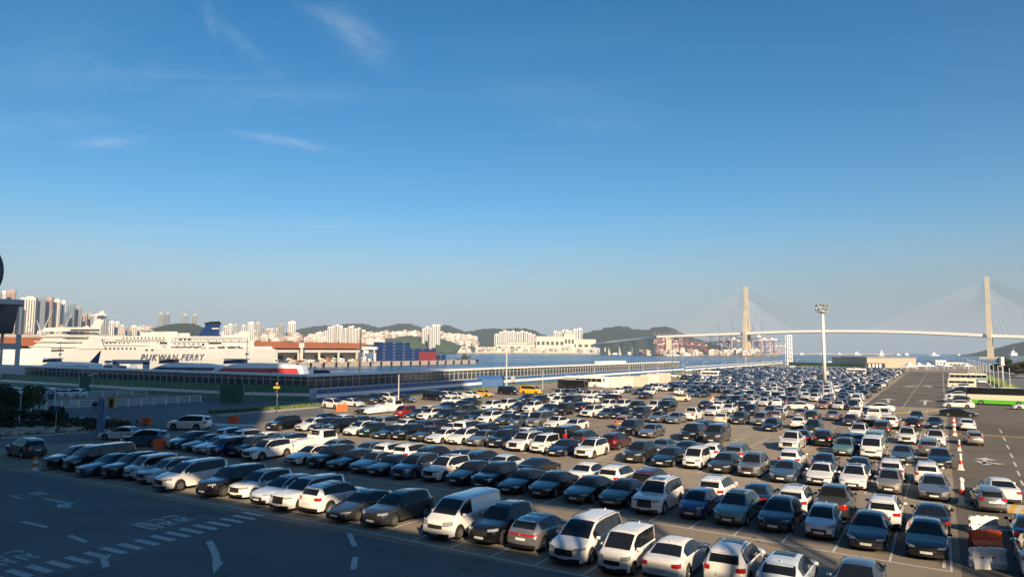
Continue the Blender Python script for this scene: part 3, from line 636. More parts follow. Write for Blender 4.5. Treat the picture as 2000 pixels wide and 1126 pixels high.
addrow(42, '332,877:eB 362,882:cK 384,887:sW 412,893:bP 455,893:uG 483,900:uW 568,909:sW 611,914:uK 651,919:cK 694,925:sS 728,931:sN 777,937:uB 838,941:uW 887,949:sK 935,957:uK 990,966:cK 1050,974:sK 1122,984:sK 1190,993:cK 1260,1006:UW 1347,1015:hL 1422,1028:eT 1510,1041:eN 1600,1055:hA 1692,1078:sN 1810,1096:sK', 'F', R2)
addrow(42, '425:uA 457:eW 490:sW 520:sK 549:uK 575:tW 631:sS 697:sB 737:uW 777:uW 822:uN 872:sN 918:uN 960:sA 1022:cK 1125:sW 1185:uW 1252:uD 1385:uW 1468:sN 1545:uW 1622:pG 1725:uW 1820:sK', 'R', R2b, 6.0)
addrow(60.5, '526,841:uK 583,842:sW 611,843:eN 637,847:UK 679,851:eW 707,854:hE 737,858:sK 773,860:uK 810,863:sG 841,867:sW 883,869:eW 920,872:sS 962,875:uN 1003,882:UW 1047,886:bW 1080,892:cN 1136,896:uW 1232,905:uG 1290,913:cK 1349,917:bW 1402,926:sG 1460,933:uS 1525,944:sB 1597,950:sW 1665,958:eW 1736,967:hH 1825,980:sS', 'F', R3)
addrow(60.5, '615:sK 650:sW 685:sN 712:sK 738:uS 775:sW 805:sP 835:UD 868:sW 893:mW 935:uK 975:sN 1010:sW 1045:uN 1090:xK 1127:uG 1187:uD 1283:sB 1330:sN 1385:hW 1432:uS 1540:uW 1605:sN 1675:sN 1740:uW 1812:uW', 'R', R3b, 6.0)
addrow(79, '775,816:bR 797,819:sE 822,821:uW 852,823:uN 880,826:hG 912,825:cN 940,828:uW 972,831:sG 1000,834:hB 1037,836:xS 1070,838:sW 1106,843:cW 1217,851:UK 1259,856:sS 1341,862:UK 1389,867:xG 1539,881:pW 1646,891:eT 1701,897:xW 1761,906:sB 1836,915:sN', 'F', R4)
addrow(79, '740:tW 822:sW 858:sN 895:pG 950:uS 985:sW 1018:sW 1050:sK 1212:uO 1368:uN 1562:sN 1606:uK 1652:sN 1674:sL 1708:xT 1815:uS', 'R', R4b, 6.0)
addrow(98, '855,803:sN 885,800:sN 945,803:uW 974,801:UW 1000,803:cN 1027,805:uW 1058,808:sN 1087,812:UK 1143,815:UW 1175,818:cG 1199,818:uN 1240,819:UN 1275,826:sS 1310,828:sS 1438,829:uG 1482,832:bS 1501,843:eN 1584,849:uE 1675,859:uW 1771,868:uW 1828,873:uW', 'F', R5)
addrow(98, '868:sW 905:sN 1128:uN 1343,822:pW 1404,828:sC 1556,838:sW 1722,852:UG 1783,842:uK', 'R', R5b, 6.0)
addrow(116, '1016,786:sK 1042,788:sN 1080,792:uW 1106,793:xN 1180,800:bW 1205,801:UW 1233,803:uK 1270,803:uW 1292,805:UK 1385,812:sW 1417,808:sW 1460,812:uN 1500,814:uS 1517,818:sW 1658,832:sD 1687,815:sG 1725,818:sW 1790,824:sN 1826,838:sN', 'F', R6)
addrow(116, '1060:sW 1148:sW 1136:sW 1300:uN 1372:sN 1400:sW 1450:uN 1515,822:hH 1560,818:sS 1583,826:uE 1625,822:sS 1668,823:tW 1705,828:tW 1740,838:uW', 'R', 'row behind the sixth', 6.0)
# odd ones: (px, py of centre, type, colour, heading in degrees from the row axis u, place words)
ODD = [(50,890,'uG',178,'driving along the road at the far left'),(240,858,'sW',205,'by the orange barrier at the exit road'),(283,870,'uB',205,'just outside the exit barrier'),(370,838,'UW',205,'waiting on the exit road'),
 (1330,783,'hC',180,'driving across the empty bays'),(1190,787,'UG',180,'beside the empty bays, side on'),(1178,782,'sW',100,'next to the grey double cab'),
 (1500,765,'uW',268,'half out of its bay'),(1872,813,'cK',0,'crossing in front of the green bus'),(1952,972,'sW',97,'far right lane behind the barrier post'),(1930,992,'hS',97,'parked against the far right lane'),(1887,838,'sW',95,'driving away beside the cones'),(1902,867,'hH',95,'driving away past the cones with a yellow sticker'),
 (1037,769,'xY',2,'side on by the fence, largest yellow thing there'),(2014,1058,'sN',90,'at the far right edge behind the white barrier'),(2034,1112,'uW',90,'at the far right edge, nearest the camera'),
 (1560,800,'sW',180,'turned across the aisle'),(1715,803,'sW',185,'turned across at the row end'),(2010,800,'sW',180,'poking in at the right edge by the green bus'),
 (1575,779,'sW',270,'at the mast end')]
# side-on cars along the blue and white fence
FEN = [(652,797,'uW'),(690,793,'sW'),(716,788,'uG'),(735,785,'uK'),(760,784,'UW'),(790,785,'sG'),(848,781,'xK'),(874,780,'uW'),(893,779,'sW'),(922,777,'sW'),(945,774,'sY'),(993,770,'xK')]
for px, py, cc in FEN:
    u, v = UV(G(px, py)); CARS.append([u, v, -LA+math.radians(-8), cc[0], cc[1], 'line along the blue fence', 'S'])
for px, py, cc, h, wd in ODD:
    u, v = UV(G(px, py)); CARS.append([u, v, -LA+math.radians(h), cc[0], cc[1], wd, 'X'])
for i, (px, cc) in enumerate([(1214,'sW'),(1318,'sW'),(1352,'sW'),(1375,'xW'),(1395,'uN'),(1418,'UK'),(1430,'sK')]):
    u, v = UV(G(px, 741-.18*(px-1214)/4.2)); CARS.append([u, v, -LA+(0 if i else .1), cc[0], cc[1], 'line beyond the site containers', 'S'])
for px, py, cc in [(1453,727,'UL'),(1472,726,'sW'),(1500,722,'xG'),(1515,722,'sW'),(1528,720,'uK'),(1540,720,'sW'),(1550,717,'sW'),(1560,715,'uK'),(1568,724,'sW'),(1600,725,'sW'),(1628,723,'cK'),(1650,722,'sW')]:
    u, v = UV(G(px, py)); CARS.append([u, v, -LA+.05, cc[0], cc[1], 'line by the far green fence', 'S'])
for px, py, cc in [(1878,760,'uW'),(1868,777,'eW'),(1872,796,'sW'),(1888,752,'sG'),(1875,765,'sS'),(1872,769,'uK'),(1870,784,'sW'),(1872,790,'uS'),(1866,733,'sK')]:
    u, v = UV(G(px, py)); CARS.append([u, v, -LA+math.pi, cc[0], cc[1], 'bus side of the right hand lane', 'S'])
# left yard cars behind the railings
for i, (px, cc) in enumerate([(18,'uB'),(34,'sA'),(52,'uA'),(72,'sA'),(92,'uA'),(112,'sB'),(130,'sW'),(146,'uW')]):
    u, v = UV(G(px, 771+i*.5)); CARS.append([u, v, -LA+math.radians(200), cc[0], cc[1], 'yard behind the white railings', 'Y'])
# the far block, filled bay by bay
rf = random.Random(11)
def pick_col(): return rf.choices('WKNGSBHADLCOV', (34,14,13,9,11,6,3,2,1,2,1,1,.7))[0]
def pick_typ(): return rf.choices('suUhecmbvpx', (34,24,9,7,8,6,6,4,1,1,2))[0]
taken = [(c[0], c[1]) for c in CARS]
rowno = 7; v0 = 134.5
while v0 < 445:
    f = rowv(v0)
    for side in (0, 1):
        vv = v0+side*5.9
        lo = -72 if vv < 150 else (-66 if vv < 236 else (-80 if vv < 320 else -98))
        hi = 0 if vv < 148 else -14
        u = lo
        while u < hi-1.5:
            u += 2.5; uc = u-1.25
            pr = .93
            if vv < 150: pr = .75 if uc < -60 else (.04 if uc < -38 else (.85 if uc < -12 else .25))
            elif vv < 170: pr = .5 if uc < -50 else (.12 if uc < -40 else .88)
            if vv < 150 and uc > -13: pr = 0
            if abs(uc+35) < 3.2 and abs(vv+2.4-268) < 6: pr = 0
            if rf.random() > pr: continue
            code, col = pick_typ(), pick_col(); L_ = TYPES[code]['L']; ctr = f(uc)-(v0-v0)+side*5.9+L_/2+rf.uniform(-.25,.3)
            if v0 > 150: ctr = v0+side*5.9+L_/2+rf.uniform(-.25,.3)
            if any(abs(a-uc) < 2.15 and abs(b-ctr) < 5.0 for a, b in taken): continue
            face = 'F' if (side == 0) ^ (rf.random() < .12) else 'R'
            CARS.append([uc+rf.uniform(-.15,.15), ctr, HEAD+(0 if face == 'F' else math.pi)+rf.uniform(-.02,.02), code, col, ('%s row' if side == 0 else 'rear half of %s row') % ordn(rowno), face])
    rowno += 1; v0 += 18.6
# ================================================================ ground, water, paint on the ground
def sheet(name, pts, z, m, kind='structure', sides=None):
    b = MB()
    if sides: b.prism([(p.x,p.y) for p in pts], sides, z, M_conc, m)
    else: b.add([(p.x,p.y,z) for p in pts], [tuple(range(len(pts)))], m)
    return b.obj(name, kind=kind)
b = MB(); b.add([(-60000,-60000,-3),(60000,-60000,-3),(60000,60000,-3),(-60000,60000,-3)], [(0,1,2,3)], M_water); b.obj('sea', kind='structure')
land = [W(-330,-180),W(330,-180),W(330,150),W(60,330),W(42,760),W(-135,760),W(-123,350),W(-118,118),W(-330,128)]
sheet('quay_ground', land, 0, M_pave, sides=-4.5)
lot = [W(-100,-60),W(60,-60),W(60,20),W(30,130),W(22,200),W(18,500),W(-100,470),W(-100.5,97),W(-93,90),W(-80,78),W(-78,40)]
sheet('car_park', lot, .004, M_asph)
sheet('approach_road', [W(-320,-60),W(-100.2,-60),W(-78.2,40),W(-80.2,78),W(-93.2,90),W(-101,92),W(-150,88),W(-320,90)], .004, M_asph2)
sheet('near_road', [W(-78,-40),W(60,-40),W(60,16),W(20,29),W(-16,29.0),W(-66,28.9),W(-79,30)], .008, M_asph2)
sheet('lane', [W(-12.8,150),W(20,150),W(13,200),W(12,440),W(-15,440)], .008, M_lane)
sheet('right_road', [W(.4,28),W(60,28),W(50,110),W(23,150),W(.4,149.8)], .008, M_lane)
# bay lines
b = MB(); ZL = .014
def seg(mb, p, q, wd, m, z=ZL):
    p = Vector((p.x,p.y,z)); q = Vector((q.x,q.y,z)); d = (q-p).normalized(); n = Vector((-d.y,d.x,0))*wd/2
    mb.quad(p-n, q-n, q+n, p+n, m)
def rowlines(mb, base, u0, u1, depth=5.0, back=True):
    f = rowv(base); us = [u0+2.5*i for i in range(int((u1-u0)/2.5)+1)]
    for a, c in zip(us, us[1:]): seg(mb, W(a, f(a)), W(c, f(c)), .13, M_mark)
    for a in us:
        seg(mb, W(a, f(a)), W(a, f(a)+depth*(2.1 if back else 1)), .11, M_mark, ZL+.004)
    if back:
        for a, c in zip(us, us[1:]):
            seg(mb, W(a, f(a)+depth*2.1), W(c, f(c)+depth*2.1), .11, M_mark); seg(mb, W(a, f(a)+depth*1.05), W(c, f(c)+depth*1.05), .09, M_mark)
rowlines(b, 29.8, -64.0, 13, back=False)
for base, u0 in ((41.6,-67.5),(60.3,-72.5),(79,-75),(98,-72.5),(116,-70)): rowlines(b, base, u0, 0)
v0 = 134.5; k = 0
while v0 < 445:
    lo = -72.5 if v0 < 150 else (-65 if v0 < 236 else (-80 if v0 < 320 else -97.5)); rowlines(b, v0, lo, 0 if v0 < 140 else -15); v0 += 18.6
seg(b, W(-13,150), W(-13.2,190), .15, M_mark)
for v in range(192, 440, 12): seg(b, W(-13.3,v), W(-13.5,v+7), .16, M_mark)
seg(b, W(.2,140), W(.4,440), .15, M_mark)
for v in range(146, 440, 8): seg(b, W(-6.4,v), W(-6.4,v+4.5), .16, M_mark)
for v in (206,222,282,345,400): seg(b, W(-13,v+5), W(.2,v-5), .45, M_mark)
for i in range(9): seg(b, G(1952+7*i, 838+14.5*i+i*i*.35), G(1957+7*i, 845+15*i+i*i*.35), .16, M_mark)
seg(b, G(1843,1109), G(1855,985), .14, M_mark, ZL+.008)
b.obj('bay_lines', kind='structure')
def arrow(mb, tail, tip, wd=.3, head=1.3, m=M_mark):
    d = (tip-tail).normalized(); n = Vector((-d.y,d.x,0)); e = tip-d*head*1.1
    seg(mb, tail, e, wd, m); z = Vector((0,0,ZL))
    mb.add([e+n*head*.55+z, e-n*head*.55+z, tip+z], [(0,1,2)], m)
b = MB()
# crosswalk stripes, from the lower left corner towards the front row
c0 = [(75/4,1118),(127/2,1100)]
st = [(150/4,860+1035/4),(308/4,860+1000/4),(465/4,860+965/4),(610/4,860+930/4),(755/4,860+893/4),(890/4,860+857/4),(1018/4,860+825/4),(1147/4,860+793/4),(1272/4,860+760/4),(1387/4,860+731/4),(1495/4,860+703/4),(1605/4,860+675/4),(1710/4,860+650/4),(1810/4,860+622/4),(1905/4,860+598/4),(1975/4,860+572/4)]
ZC = lambda x, y: G(x/4, 860+y/4)
lv = (ZC(665,962)-ZC(490,915)); wv = (ZC(550,897)-ZC(490,915)); z = Vector((0,0,ZL-.002))
first, last = G(*st[0]), G(*st[-1])
cen = [first.lerp(G(*st[1]), -1), first.lerp(G(*st[1]), -2)]+[G(*p) for p in st]
for c in cen: b.quad(c-lv/2-wv/2+z, c+lv/2-wv/2+z, c+lv/2+wv/2+z, c-lv/2+wv/2+z, M_mark)
b.obj('crosswalk_stripes', kind='structure')
b = MB()
for p, q in (((42,1018),(93,1029)),((135,1045),(169,1058)),((682,1041),(693,1066)),((694,1087),(690,1111))): seg(b, G(*p), G(*q), .28, M_mark)
seg(b, G(188,1080), G(203,1090), .22, M_mark, ZL+.006); seg(b, G(202,1088), G(207,1107), .30, M_mark, ZL+.010); seg(b, G(216,1082), G(203,1090), .22, M_mark, ZL+.014)
prev = None
for p in ((408,1056),(415,1068),(420,1080),(424,1097)):
    if prev: seg(b, G(*prev), G(*p), .34, M_mark)
    prev = p
z = Vector((0,0,ZL)); b.add([G(414,1098)+z, G(438,1096)+z, G(417,1120)+z], [(0,1,2)], M_mark)
seg(b, G(86,973), G(139,983), .26, M_mark); seg(b, G(139,982), G(124,988), .5, M_mark, ZL+.006); b.add([G(112,982.5)+z, G(147,990.3)+z, G(112,990.5)+z], [(0,1,2)], M_mark)
# lettering painted on the road, stroke by stroke
def strokes(sts, ox, oy, k, wd=.20):
    for i, s_ in enumerate(sts):
        for p, q in zip(s_, s_[1:]): seg(b, G(ox+p[0]*k, oy+p[1]*k), G(ox+q[0]*k, oy+q[1]*k), wd, M_mark, ZL+.004*(i % 3))
ro = [[(960,380),(1200,328),(1390,355)],[(1430,370),(1490,385),(1560,430),(1640,430),(1740,415)],[(1640,430),(1700,440)],[(1215,425),(1330,410),(1490,400)],[(1215,425),(1380,450),(1580,475),(1640,465)],[(1480,395),(1500,435),(1580,440)]]
strokes(ro, 240, 980, .08); strokes([[(x-370,y+88) for x,y in s_] for s_ in ro], 240, 980, .08)
strokes([[(200,545),(300,560),(560,620),(830,660)],[(330,520),(430,500),(600,525),(880,575),(800,605),(600,570),(420,540),(330,520)],[(830,620),(920,605),(990,590)],[(900,610),(980,630)]], 240, 980, .08)
ro2 = [[(100,455),(350,395),(530,358),(720,415)],[(760,450),(820,450),(880,520),(960,550),(1060,540),(1140,515)],[(960,550),(1110,580)],[(410,520),(620,500),(800,510)],[(410,525),(620,590),(800,645),(880,625)],[(740,560),(800,570),(880,560)]]
strokes(ro2, 0, 1050, 120/1778, .16); strokes([[(x-650,y+145) for x,y in s_] for s_ in ro2], 0, 1050, 120/1778, .16)
strokes([[(260,380),(400,355),(550,335)],[(290,340),(400,360)],[(400,380),(470,415),(560,410),(720,378)]], 0, 940, .08); strokes([[(690,285),(920,245),(1150,295),(960,325),(690,285)],[(800,300),(1000,270)],[(900,305),(1050,290)]], 0, 940, .08, .16)
arrow(b, W(4.5,49), W(1.0,49.6), .25, 1.2); arrow(b, G(1925,903), G(1903,899), .35, 2.0); arrow(b, G(1922,905), G(1925,893), .3, 1.6)
arrow(b, G(1736,786), G(1734,778), .5, 3.2); arrow(b, G(1806,790), G(1808,781), .5, 3.2); arrow(b, G(1790,752), G(1770,755), .6, 3); arrow(b, G(1820,756), G(1808,752), .6, 3)
b.obj('road_markings', kind='structure')
# yellow and white speed hump and faded yellow bars
b = MB()
hp = [G(1955,982),G(2100,995),G(2100,1012),G(1950,999)]
n = 12
for i in range(n):
    t0, t1 = i/n, (i+1)/n; A0 = hp[0].lerp(hp[1], t0); A1 = hp[0].lerp(hp[1], t1); B0 = hp[3].lerp(hp[2], t0-.05); B1 = hp[3].lerp(hp[2], t1-.05); up = Vector((0,0,.07))
    A2, A3 = A0.lerp(B0,.5)+up, A1.lerp(B1,.5)+up; z = Vector((0,0,.012)); m = M_ymark if i % 2 == 0 else M_mark
    b.quad(A0+z, A1+z, A3, A2, m); b.quad(A2, A3, B1+z, B0+z, m)
b.obj('speed_hump', label='yellow and white striped speed hump across the right hand lane', cat='speed hump')
b = MB(); seg(b, G(1740,807), G(1845,800), 1.1, M_ymark, .012); seg(b, G(1860,846), G(2040,856), .55, M_ymark, .012); seg(b, G(1855,986), G(1900,989), .9, M_ymark, .012); b.obj('faded_yellow_bars', kind='structure')
# grass verge and kerb before the fences
def ribbon(name, pts, wd, z0, z1, m, kind='structure'):
    b = MB()
    for p, q in zip(pts, pts[1:]):
        d = (q-p).normalized(); n = Vector((-d.y,d.x,0))*wd/2; b.prism([(p-n).to_2d(), (q-n).to_2d(), (q+n).to_2d(), (p+n).to_2d()], z0, z1, m)
    return b.obj(name, kind=kind)
ribbon('kerb_strip', [G(0,857),G(190,843),G(205,833)], 2.2, 0, .14, M_conc)
ribbon('kerb', [G(425,812),G(560,800),G(617,795)], 1.6, 0, .14, M_conc)
def tufts(name, pts, wd, h, n, m):
    b = MB(); rr = random.Random(3); tot = [(q-p).length for p, q in zip(pts, pts[1:])]
    for i in range(n):
        k = rr.choices(range(len(tot)), tot)[0]; p, q = pts[k], pts[k+1]; t = rr.random(); d = (q-p).normalized(); nn = Vector((-d.y,d.x,0))
        c = p.lerp(q, t)+nn*rr.uniform(-wd/2,wd/2); c.z = .02; a = rr.uniform(0,6.28); s = rr.uniform(.15,.4); dx = Vector((math.cos(a),math.sin(a),0))*s; hh = Vector((0,0,rr.uniform(.3,1)*h))
        b.add([c-dx, c+dx, c+dx*.4+hh, c-dx*.2+hh*.9], [(0,1,2,3)], m)
    b.obj(name, kind='stuff', label='short grass and weeds along the foot of the fence' if 'verge' in name else 'leafy low planting', cat='plants')
tufts('verge_grass', [G(412,806),G(560,796),G(617,789)], 2.6, .4, 1500, M_grass)
tufts('fence_verge_grass', [W(-99,99),W(-104.5,178),W(-107,350),W(-116,660)], 3.2, .35, 6000, M_grass)
# ================================================================ haze
def haze():
    b = MB(); b.box((0,6000,230),(16000,14000,470), None); me = b.mesh('haze'); me.materials.clear()
    m = bpy.data.materials.new('haze_air'); m.use_nodes = True; t = m.node_tree; t.nodes.clear()
    o = t.nodes.new('ShaderNodeOutputMaterial'); v = t.nodes.new('ShaderNodeVolumePrincipled'); v.inputs['Color'].default_value = (.72,.86,1,1); v.inputs['Density'].default_value = 8e-5; v.inputs['Anisotropy'].default_value = .1
    t.links.new(v.outputs[0], o.inputs['Volume']); me.materials.append(m)
    ob = bpy.data.objects.new('haze', me); COL.objects.link(ob); tag(ob, kind='stuff', label='pale sea haze over the harbour', cat='haze')
# ================================================================ cars into the scene
def build_cars():
    cars = []
    for c in CARS:
        u, v, h, code, col, row, face = c
        p = W(u, v); cars.append([p.length, p, *c])
    cars.sort(key=lambda c: c[0])
    # position numbers inside each row, left to right
    rows = {}
    for c in cars: rows.setdefault(c[7], []).append(c)
    num = {}
    for k, cs in rows.items():
        cs.sort(key=lambda c: project(c[1])[0])
        for i, c in enumerate(cs): num[id(c)] = (i+1, len(cs))
    far = MB(); nfar = 0; rv = random.Random(4)
    for i, c in enumerate(cars):
        d, p, u, v, h, code, col, row, face = c
        n = TYPES[code]['n'] if code != 't' else 'double cab flatbed truck'
        cn = CNAME[col]
        x_, n_ = num[id(c)]
        if face == 'X': lab = '%s %s %s' % (cn, n, row)
        elif face in 'SY': lab = '%s %s, %s from the left, %s' % (cn, n, ordn(x_), row)
        else: lab = '%s %s, %s from the left, %s' % (cn, n, ordn(x_), row)
        assert len(lab.split()) <= 16, lab
        cat = {'v':'van','x':'van','m':'minivan','p':'pickup truck','t':'truck'}.get(code,'car')
        grp = 'cars parked in the rows of the car park' if face in 'FR' else ('cars in the line along the fence' if face == 'S' else ('cars in the yard behind the railings' if face == 'Y' else None))
        nm = {'car':'parked_car','van':'parked_van','minivan':'parked_minivan','pickup truck':'pickup_truck','truck':'flatbed_truck'}[cat]
        if i >= 300:
            src = far_mb(code, paint(col)) if code != 't' else far_mb('v', paint(col)); ca, sa = math.cos(h), math.sin(h)
            vs = [(p.x+x*ca-y*sa, p.y+x*sa+y*ca, z+.01) for x, y, z in src.v]; o = len(far.v); far.v += vs
            for f_, mi in zip(src.f, src.m): far.f.append(tuple(q+o for q in f_)); far.m.append(far.mi(src.mats[mi]))
            nfar += 1; continue
        loc = (p.x, p.y, .01)
        sx_, sz_ = rv.uniform(.965,1.035), rv.uniform(.97,1.04)
        if code == 't':
            r = empty(nm, loc, h, label=lab, cat=cat, group=grp); place_parts(r, truck_parts(), paint(col)); continue
        if d < 112:
            r = empty(nm, loc, h, label=lab, cat=cat, group=grp); place_parts(r, car_parts(code), paint(col)); r.scale = (sx_, 1, sz_)
        elif d < 165:
            r = empty(nm, loc, h, label=lab, cat=cat, group=grp); place_parts(r, mid_parts(code), paint(col)); r.scale = (sx_, 1, sz_)
        else:
            o = inst(nm, far_mesh(code), None, loc, h, label=lab, cat=cat, group=grp); set_paint(o, paint(col))
    if far.v: o = far.obj('distant_parked_cars', kind='stuff', label='mass of small parked cars filling the far half of the car park', cat='cars')
    print('cars', len(cars), 'far', nfar)
# ================================================================ terminal behind the camera (throws the foreground shade)
def block(mb, u0, u1, v0, v1, z0, z1, m):
    mb.prism([W(u0,v0).to_2d(), W(u1,v0).to_2d(), W(u1,v1).to_2d(), W(u0,v1).to_2d()], z0, z1, m)
t = empty('terminal_building', W(20,-6), label='long glass and concrete terminal building behind the camera, shading the foreground', cat='building')
def under(o, root):                            # parent keeping the world place
    o.parent = root; o.location = -root.location if root.rotation_euler.z == 0 else o.location; return o
M_term = mat('terminal_cladding', (.07,.08,.09), .5)
_su = SX*CA-SY*SA; _sv = SX*SA+SY*CA
def src(u, v, vp):                              # the point of the plane v = vp whose shadow falls on ground point (u, v)
    return u-_su/_sv*(v-vp), (v-vp)*math.tan(SUNEL)/_sv
h0 = src(0, 31.2, -4)[1]; h1 = src(0, 40.6, -5.2)[1]; h2 = src(0, 46, -4.6)[1]; hs_ = src(0, 34.3, -4)[1]; uL = src(-21, 38, -4)[0]
b = MB(); block(b, -90, 150, -34, -4, 0, h0, M_term); under(b.obj('wall'), t)
b = MB(); block(b, uL-34, 150, -5.2, -4.6, h1, h2, M_lgrey); under(b.obj('roof'), t)
for k in range(12):
    for q in (0, 1.0):
        ua = src(-13.9-8*1+k*8+q, 39.3, -4)[0]; ub = src(-12.4-8*1+k*8+q, 36.5, -4)[0]; hb = src(0, 36.5, -4)[1]; sl_ = (ua-ub)/(h1-hb)
        b = MB(); b.tube(W(ua-sl_*(h1-h0),-4.8,h0), W(ua,-4.8,h1), .30, .30, M_lgrey, 6); under(b.obj('roof_strut'), t)
b = MB(); block(b, uL-34, uL, -5.1, -4.7, hs_, h1, M_lgrey); under(b.obj('fascia'), t); b = MB(); block(b, uL+60, 150, -5.1, -4.7, h0, h1, M_lgrey); under(b.obj('fascia'), t)
t = empty('shade_tower', W(-60,-30), label='added slab tower behind the camera, shaped to shade the left side', cat='building')  # added unseen tower, its outline stepped to cast the left-hand shade
uT = src(-55.5, 44, -35)[0]; wA = src(-97, 95, -35); wB = src(-101, 148, -35)
b = MB(); block(b, -135, uT-11.5, -52, -35, 0, 49, M_term); block(b, -135, uT, -52, -35, 49, src(0,174,-35)[1], M_term); under(b.obj('wall'), t)
b = MB(); q = [(uT-1,wA[1]),(max(wA[0],uT+.5),wA[1]),wB,(wB[0],wB[1]+4),(uT-1,wB[1]+4)]; vs = [W(u, v, z) for v in (-50,-35.5) for u, z in q]; n = 5
b.add(vs, [(0,1,2,3,4),(9,8,7,6,5)]+[(i,5+i,5+(i+1)%n,(i+1)%n) for i in range(n)], M_lgrey); under(b.obj('shade_wing'), t)  # wing added out of view, its slanted underside shapes the gangway shade
b = MB()
for k in range(8): block(b, -134, uT-12.5, -34.95, -34.8, 6+k*12, 12+k*12, M_bglass)
under(b.obj('window_band'), t)
# ================================================================ covered gangway and its fence
RZ = 4.5
def path_pts(off):                              # the L-shaped gangway, front face moved back by off
    return [W(-300,99+off), W(-107-off,99+off*.6), W(-111-off,180), W(-114-off,352)]
g = empty('gangway_corridor', W(-107,99), label='long low glass passenger gangway with white roof bending round the quay', cat='gangway')
def wallseg(mb, p, q, z0, z1, m, th=.2):
    d = (q-p).normalized(); n = Vector((-d.y,d.x,0))*th/2; mb.prism([(p-n).to_2d(),(q-n).to_2d(),(q+n).to_2d(),(p+n).to_2d()], z0, z1, m)
F0 = path_pts(0); F1 = path_pts(5)
roof = MB(); poly = [p.to_2d() for p in path_pts(-.5)]+[p.to_2d() for p in reversed(path_pts(5.5))]
roof.prism(poly, RZ, RZ+.35, M_white); under(roof.obj('roof'), g)
for j, (p, q) in enumerate(zip(F0, F0[1:])):
    w_ = MB(); wallseg(w_, p, q, 0, 2.2, M_lgrey if j else M_lgrey); under(w_.obj('lower_wall'), g)
    gl = MB(); wallseg(gl, p, q, 2.2, RZ, M_bglass, .1); under(gl.obj('glazing'), g)
    L_ = (q-p).length; n_ = int(L_/2.2)
    mu = MB()
    dd = (q-p).normalized(); nn = Vector((dd.y,-dd.x,0))
    mm = MB(); mm.box((0,0,(2.2+RZ)/2),(.10,.12,RZ-2.2), M_lgrey); me = mm.mesh('mullion')
    for i in range(n_+1):
        c = p+dd*(i*2.2)+nn*.12
        if project(c)[0] < -60: continue
        under_ = inst('mullion', me, g, c-g.location, math.atan2(dd.y, dd.x))
    w_ = MB(); wallseg(w_, p+nn*.16, q+nn*.16, 3.75, 3.83, M_lgrey, .06); under(w_.obj('transom'), g)
for p, q in zip(F1, F1[1:]):
    w_ = MB(); wallseg(w_, p, q, 0, RZ, M_bglass, .1); under(w_.obj('rear_glazing'), g)
w_ = MB(); wallseg(w_, F0[-1], F1[-1], 0, RZ, M_lgrey); under(w_.obj('end_wall'), g)
w_ = MB(); wallseg(w_, W(-118,262), W(-119,290), RZ+.35, RZ+1.3, M_white, 3); under(w_.obj('roof_plant'), g)
# fence, panel by panel
def panel_mesh(name, L_, h, bands):
    b = MB(); z = 0
    for t_, m in bands: b.box((L_/2,0,(z+z+t_*h)/2),(L_-.06,.06,t_*h-.002), m); z += t_*h
    return b.mesh(name)
pm = MB(); pm.box((0,0,1.3),(.08,.08,2.6), M_steel); pm.tube((0,0,2.6),(0,.35,2.95),.03,.03,M_steel,5); POST = pm.mesh('post')
def fence(name, pts, h, bands, L_=3.0, post=True, **kw):
    f = empty(name, pts[0], **kw); me = panel_mesh('fence_panel', L_, h, bands); k = 0
    for p, q in zip(pts, pts[1:]):
        d = (q-p).normalized(); n_ = max(1, int((q-p).length/L_))
        for i in range(n_):
            c = p+d*(i*L_)
            if project(c)[0] < -80: continue
            inst('fence_panel', me, f, c-pts[0], math.atan2(d.y,d.x))
            if post: inst('post', POST, f, c-pts[0]-Vector((d.y,-d.x,0))*.0, math.atan2(d.y,d.x)+math.pi)
            k += 1
    return f
FB = [G(617,786), W(-109,180), W(-110.5,352)]
fence('blue_fence', [W(-101.2,96.0), W(-107.8,180), W(-110.8,352)], 2.3, [(.32,M_blue),(.30,M_white),(.38,M_blue)], 3.4, label='blue and white banded fence with barbed arms in front of the gangway', cat='fence')
fence('far_blue_fence', [W(-110.8,352), W(-118.5,655)], 2.2, [(.45,M_white),(.38,M_blue),(.17,M_white)], 5, label='blue and white fence running on beyond the end of the gangway', cat='fence')
fence('green_fence', [W(-300,91), W(-150,89.2), W(-116.8,91.0), W(-101.2,96.0)], 3.1, [(.34,M_teal),(.18,M_white),(.48,M_green)], 3.0, label='green and white panel fence before the shaded left gangway', cat='fence')
fence('low_green_fence', [G(1541,713), G(1640,716), G(1700,718)], 2.6, [(.4,M_green),(.3,M_grass),(.3,M_green)], 6, post=False, label='pale green fence at the far end of the car park', cat='fence')
M_gate = mat('gate_mesh_green', (.035,.13,.085), .6)
b = MB(); b.box((0,0,1.7),(4.4,.14,3.4), M_gate)
for x in (-2.2,2.2): b.box((x,0,1.8),(.16,.2,3.6), M_steel)
for x in range(-1,2): b.box((x*1.1,-.1,1.7),(.06,.06,3.2), M_green)
GT = b.mesh('sliding_gate')
for px, py, w_ in ((173,764,'left of the street lamp'),(452,786,'right hand, with faint lettering')):
    p = G(px, py); o = inst('sliding_gate', GT, None, p, -LA*.05+.05, label='tall green mesh gate in the shaded fence, '+w_, cat='gate', group='gates in the green fence')
# blue storage tent painted dark blue behind fence
b = MB(); p = G(954,757); b.extr([(0,0,0),(0,0,2.2),(0,1.2,3.2),(0,2.4,2.2),(0,2.4,0)], (0,0,0), (7,0,0), M_blue); b.box((-1.8,1.2,.9),(3.4,2,1.8), M_blue)
b.obj('storage_shed', loc=p+Vector((-3,3,0)), label='bright blue covered stack behind the fence, near the yellow sports car', cat='shed')
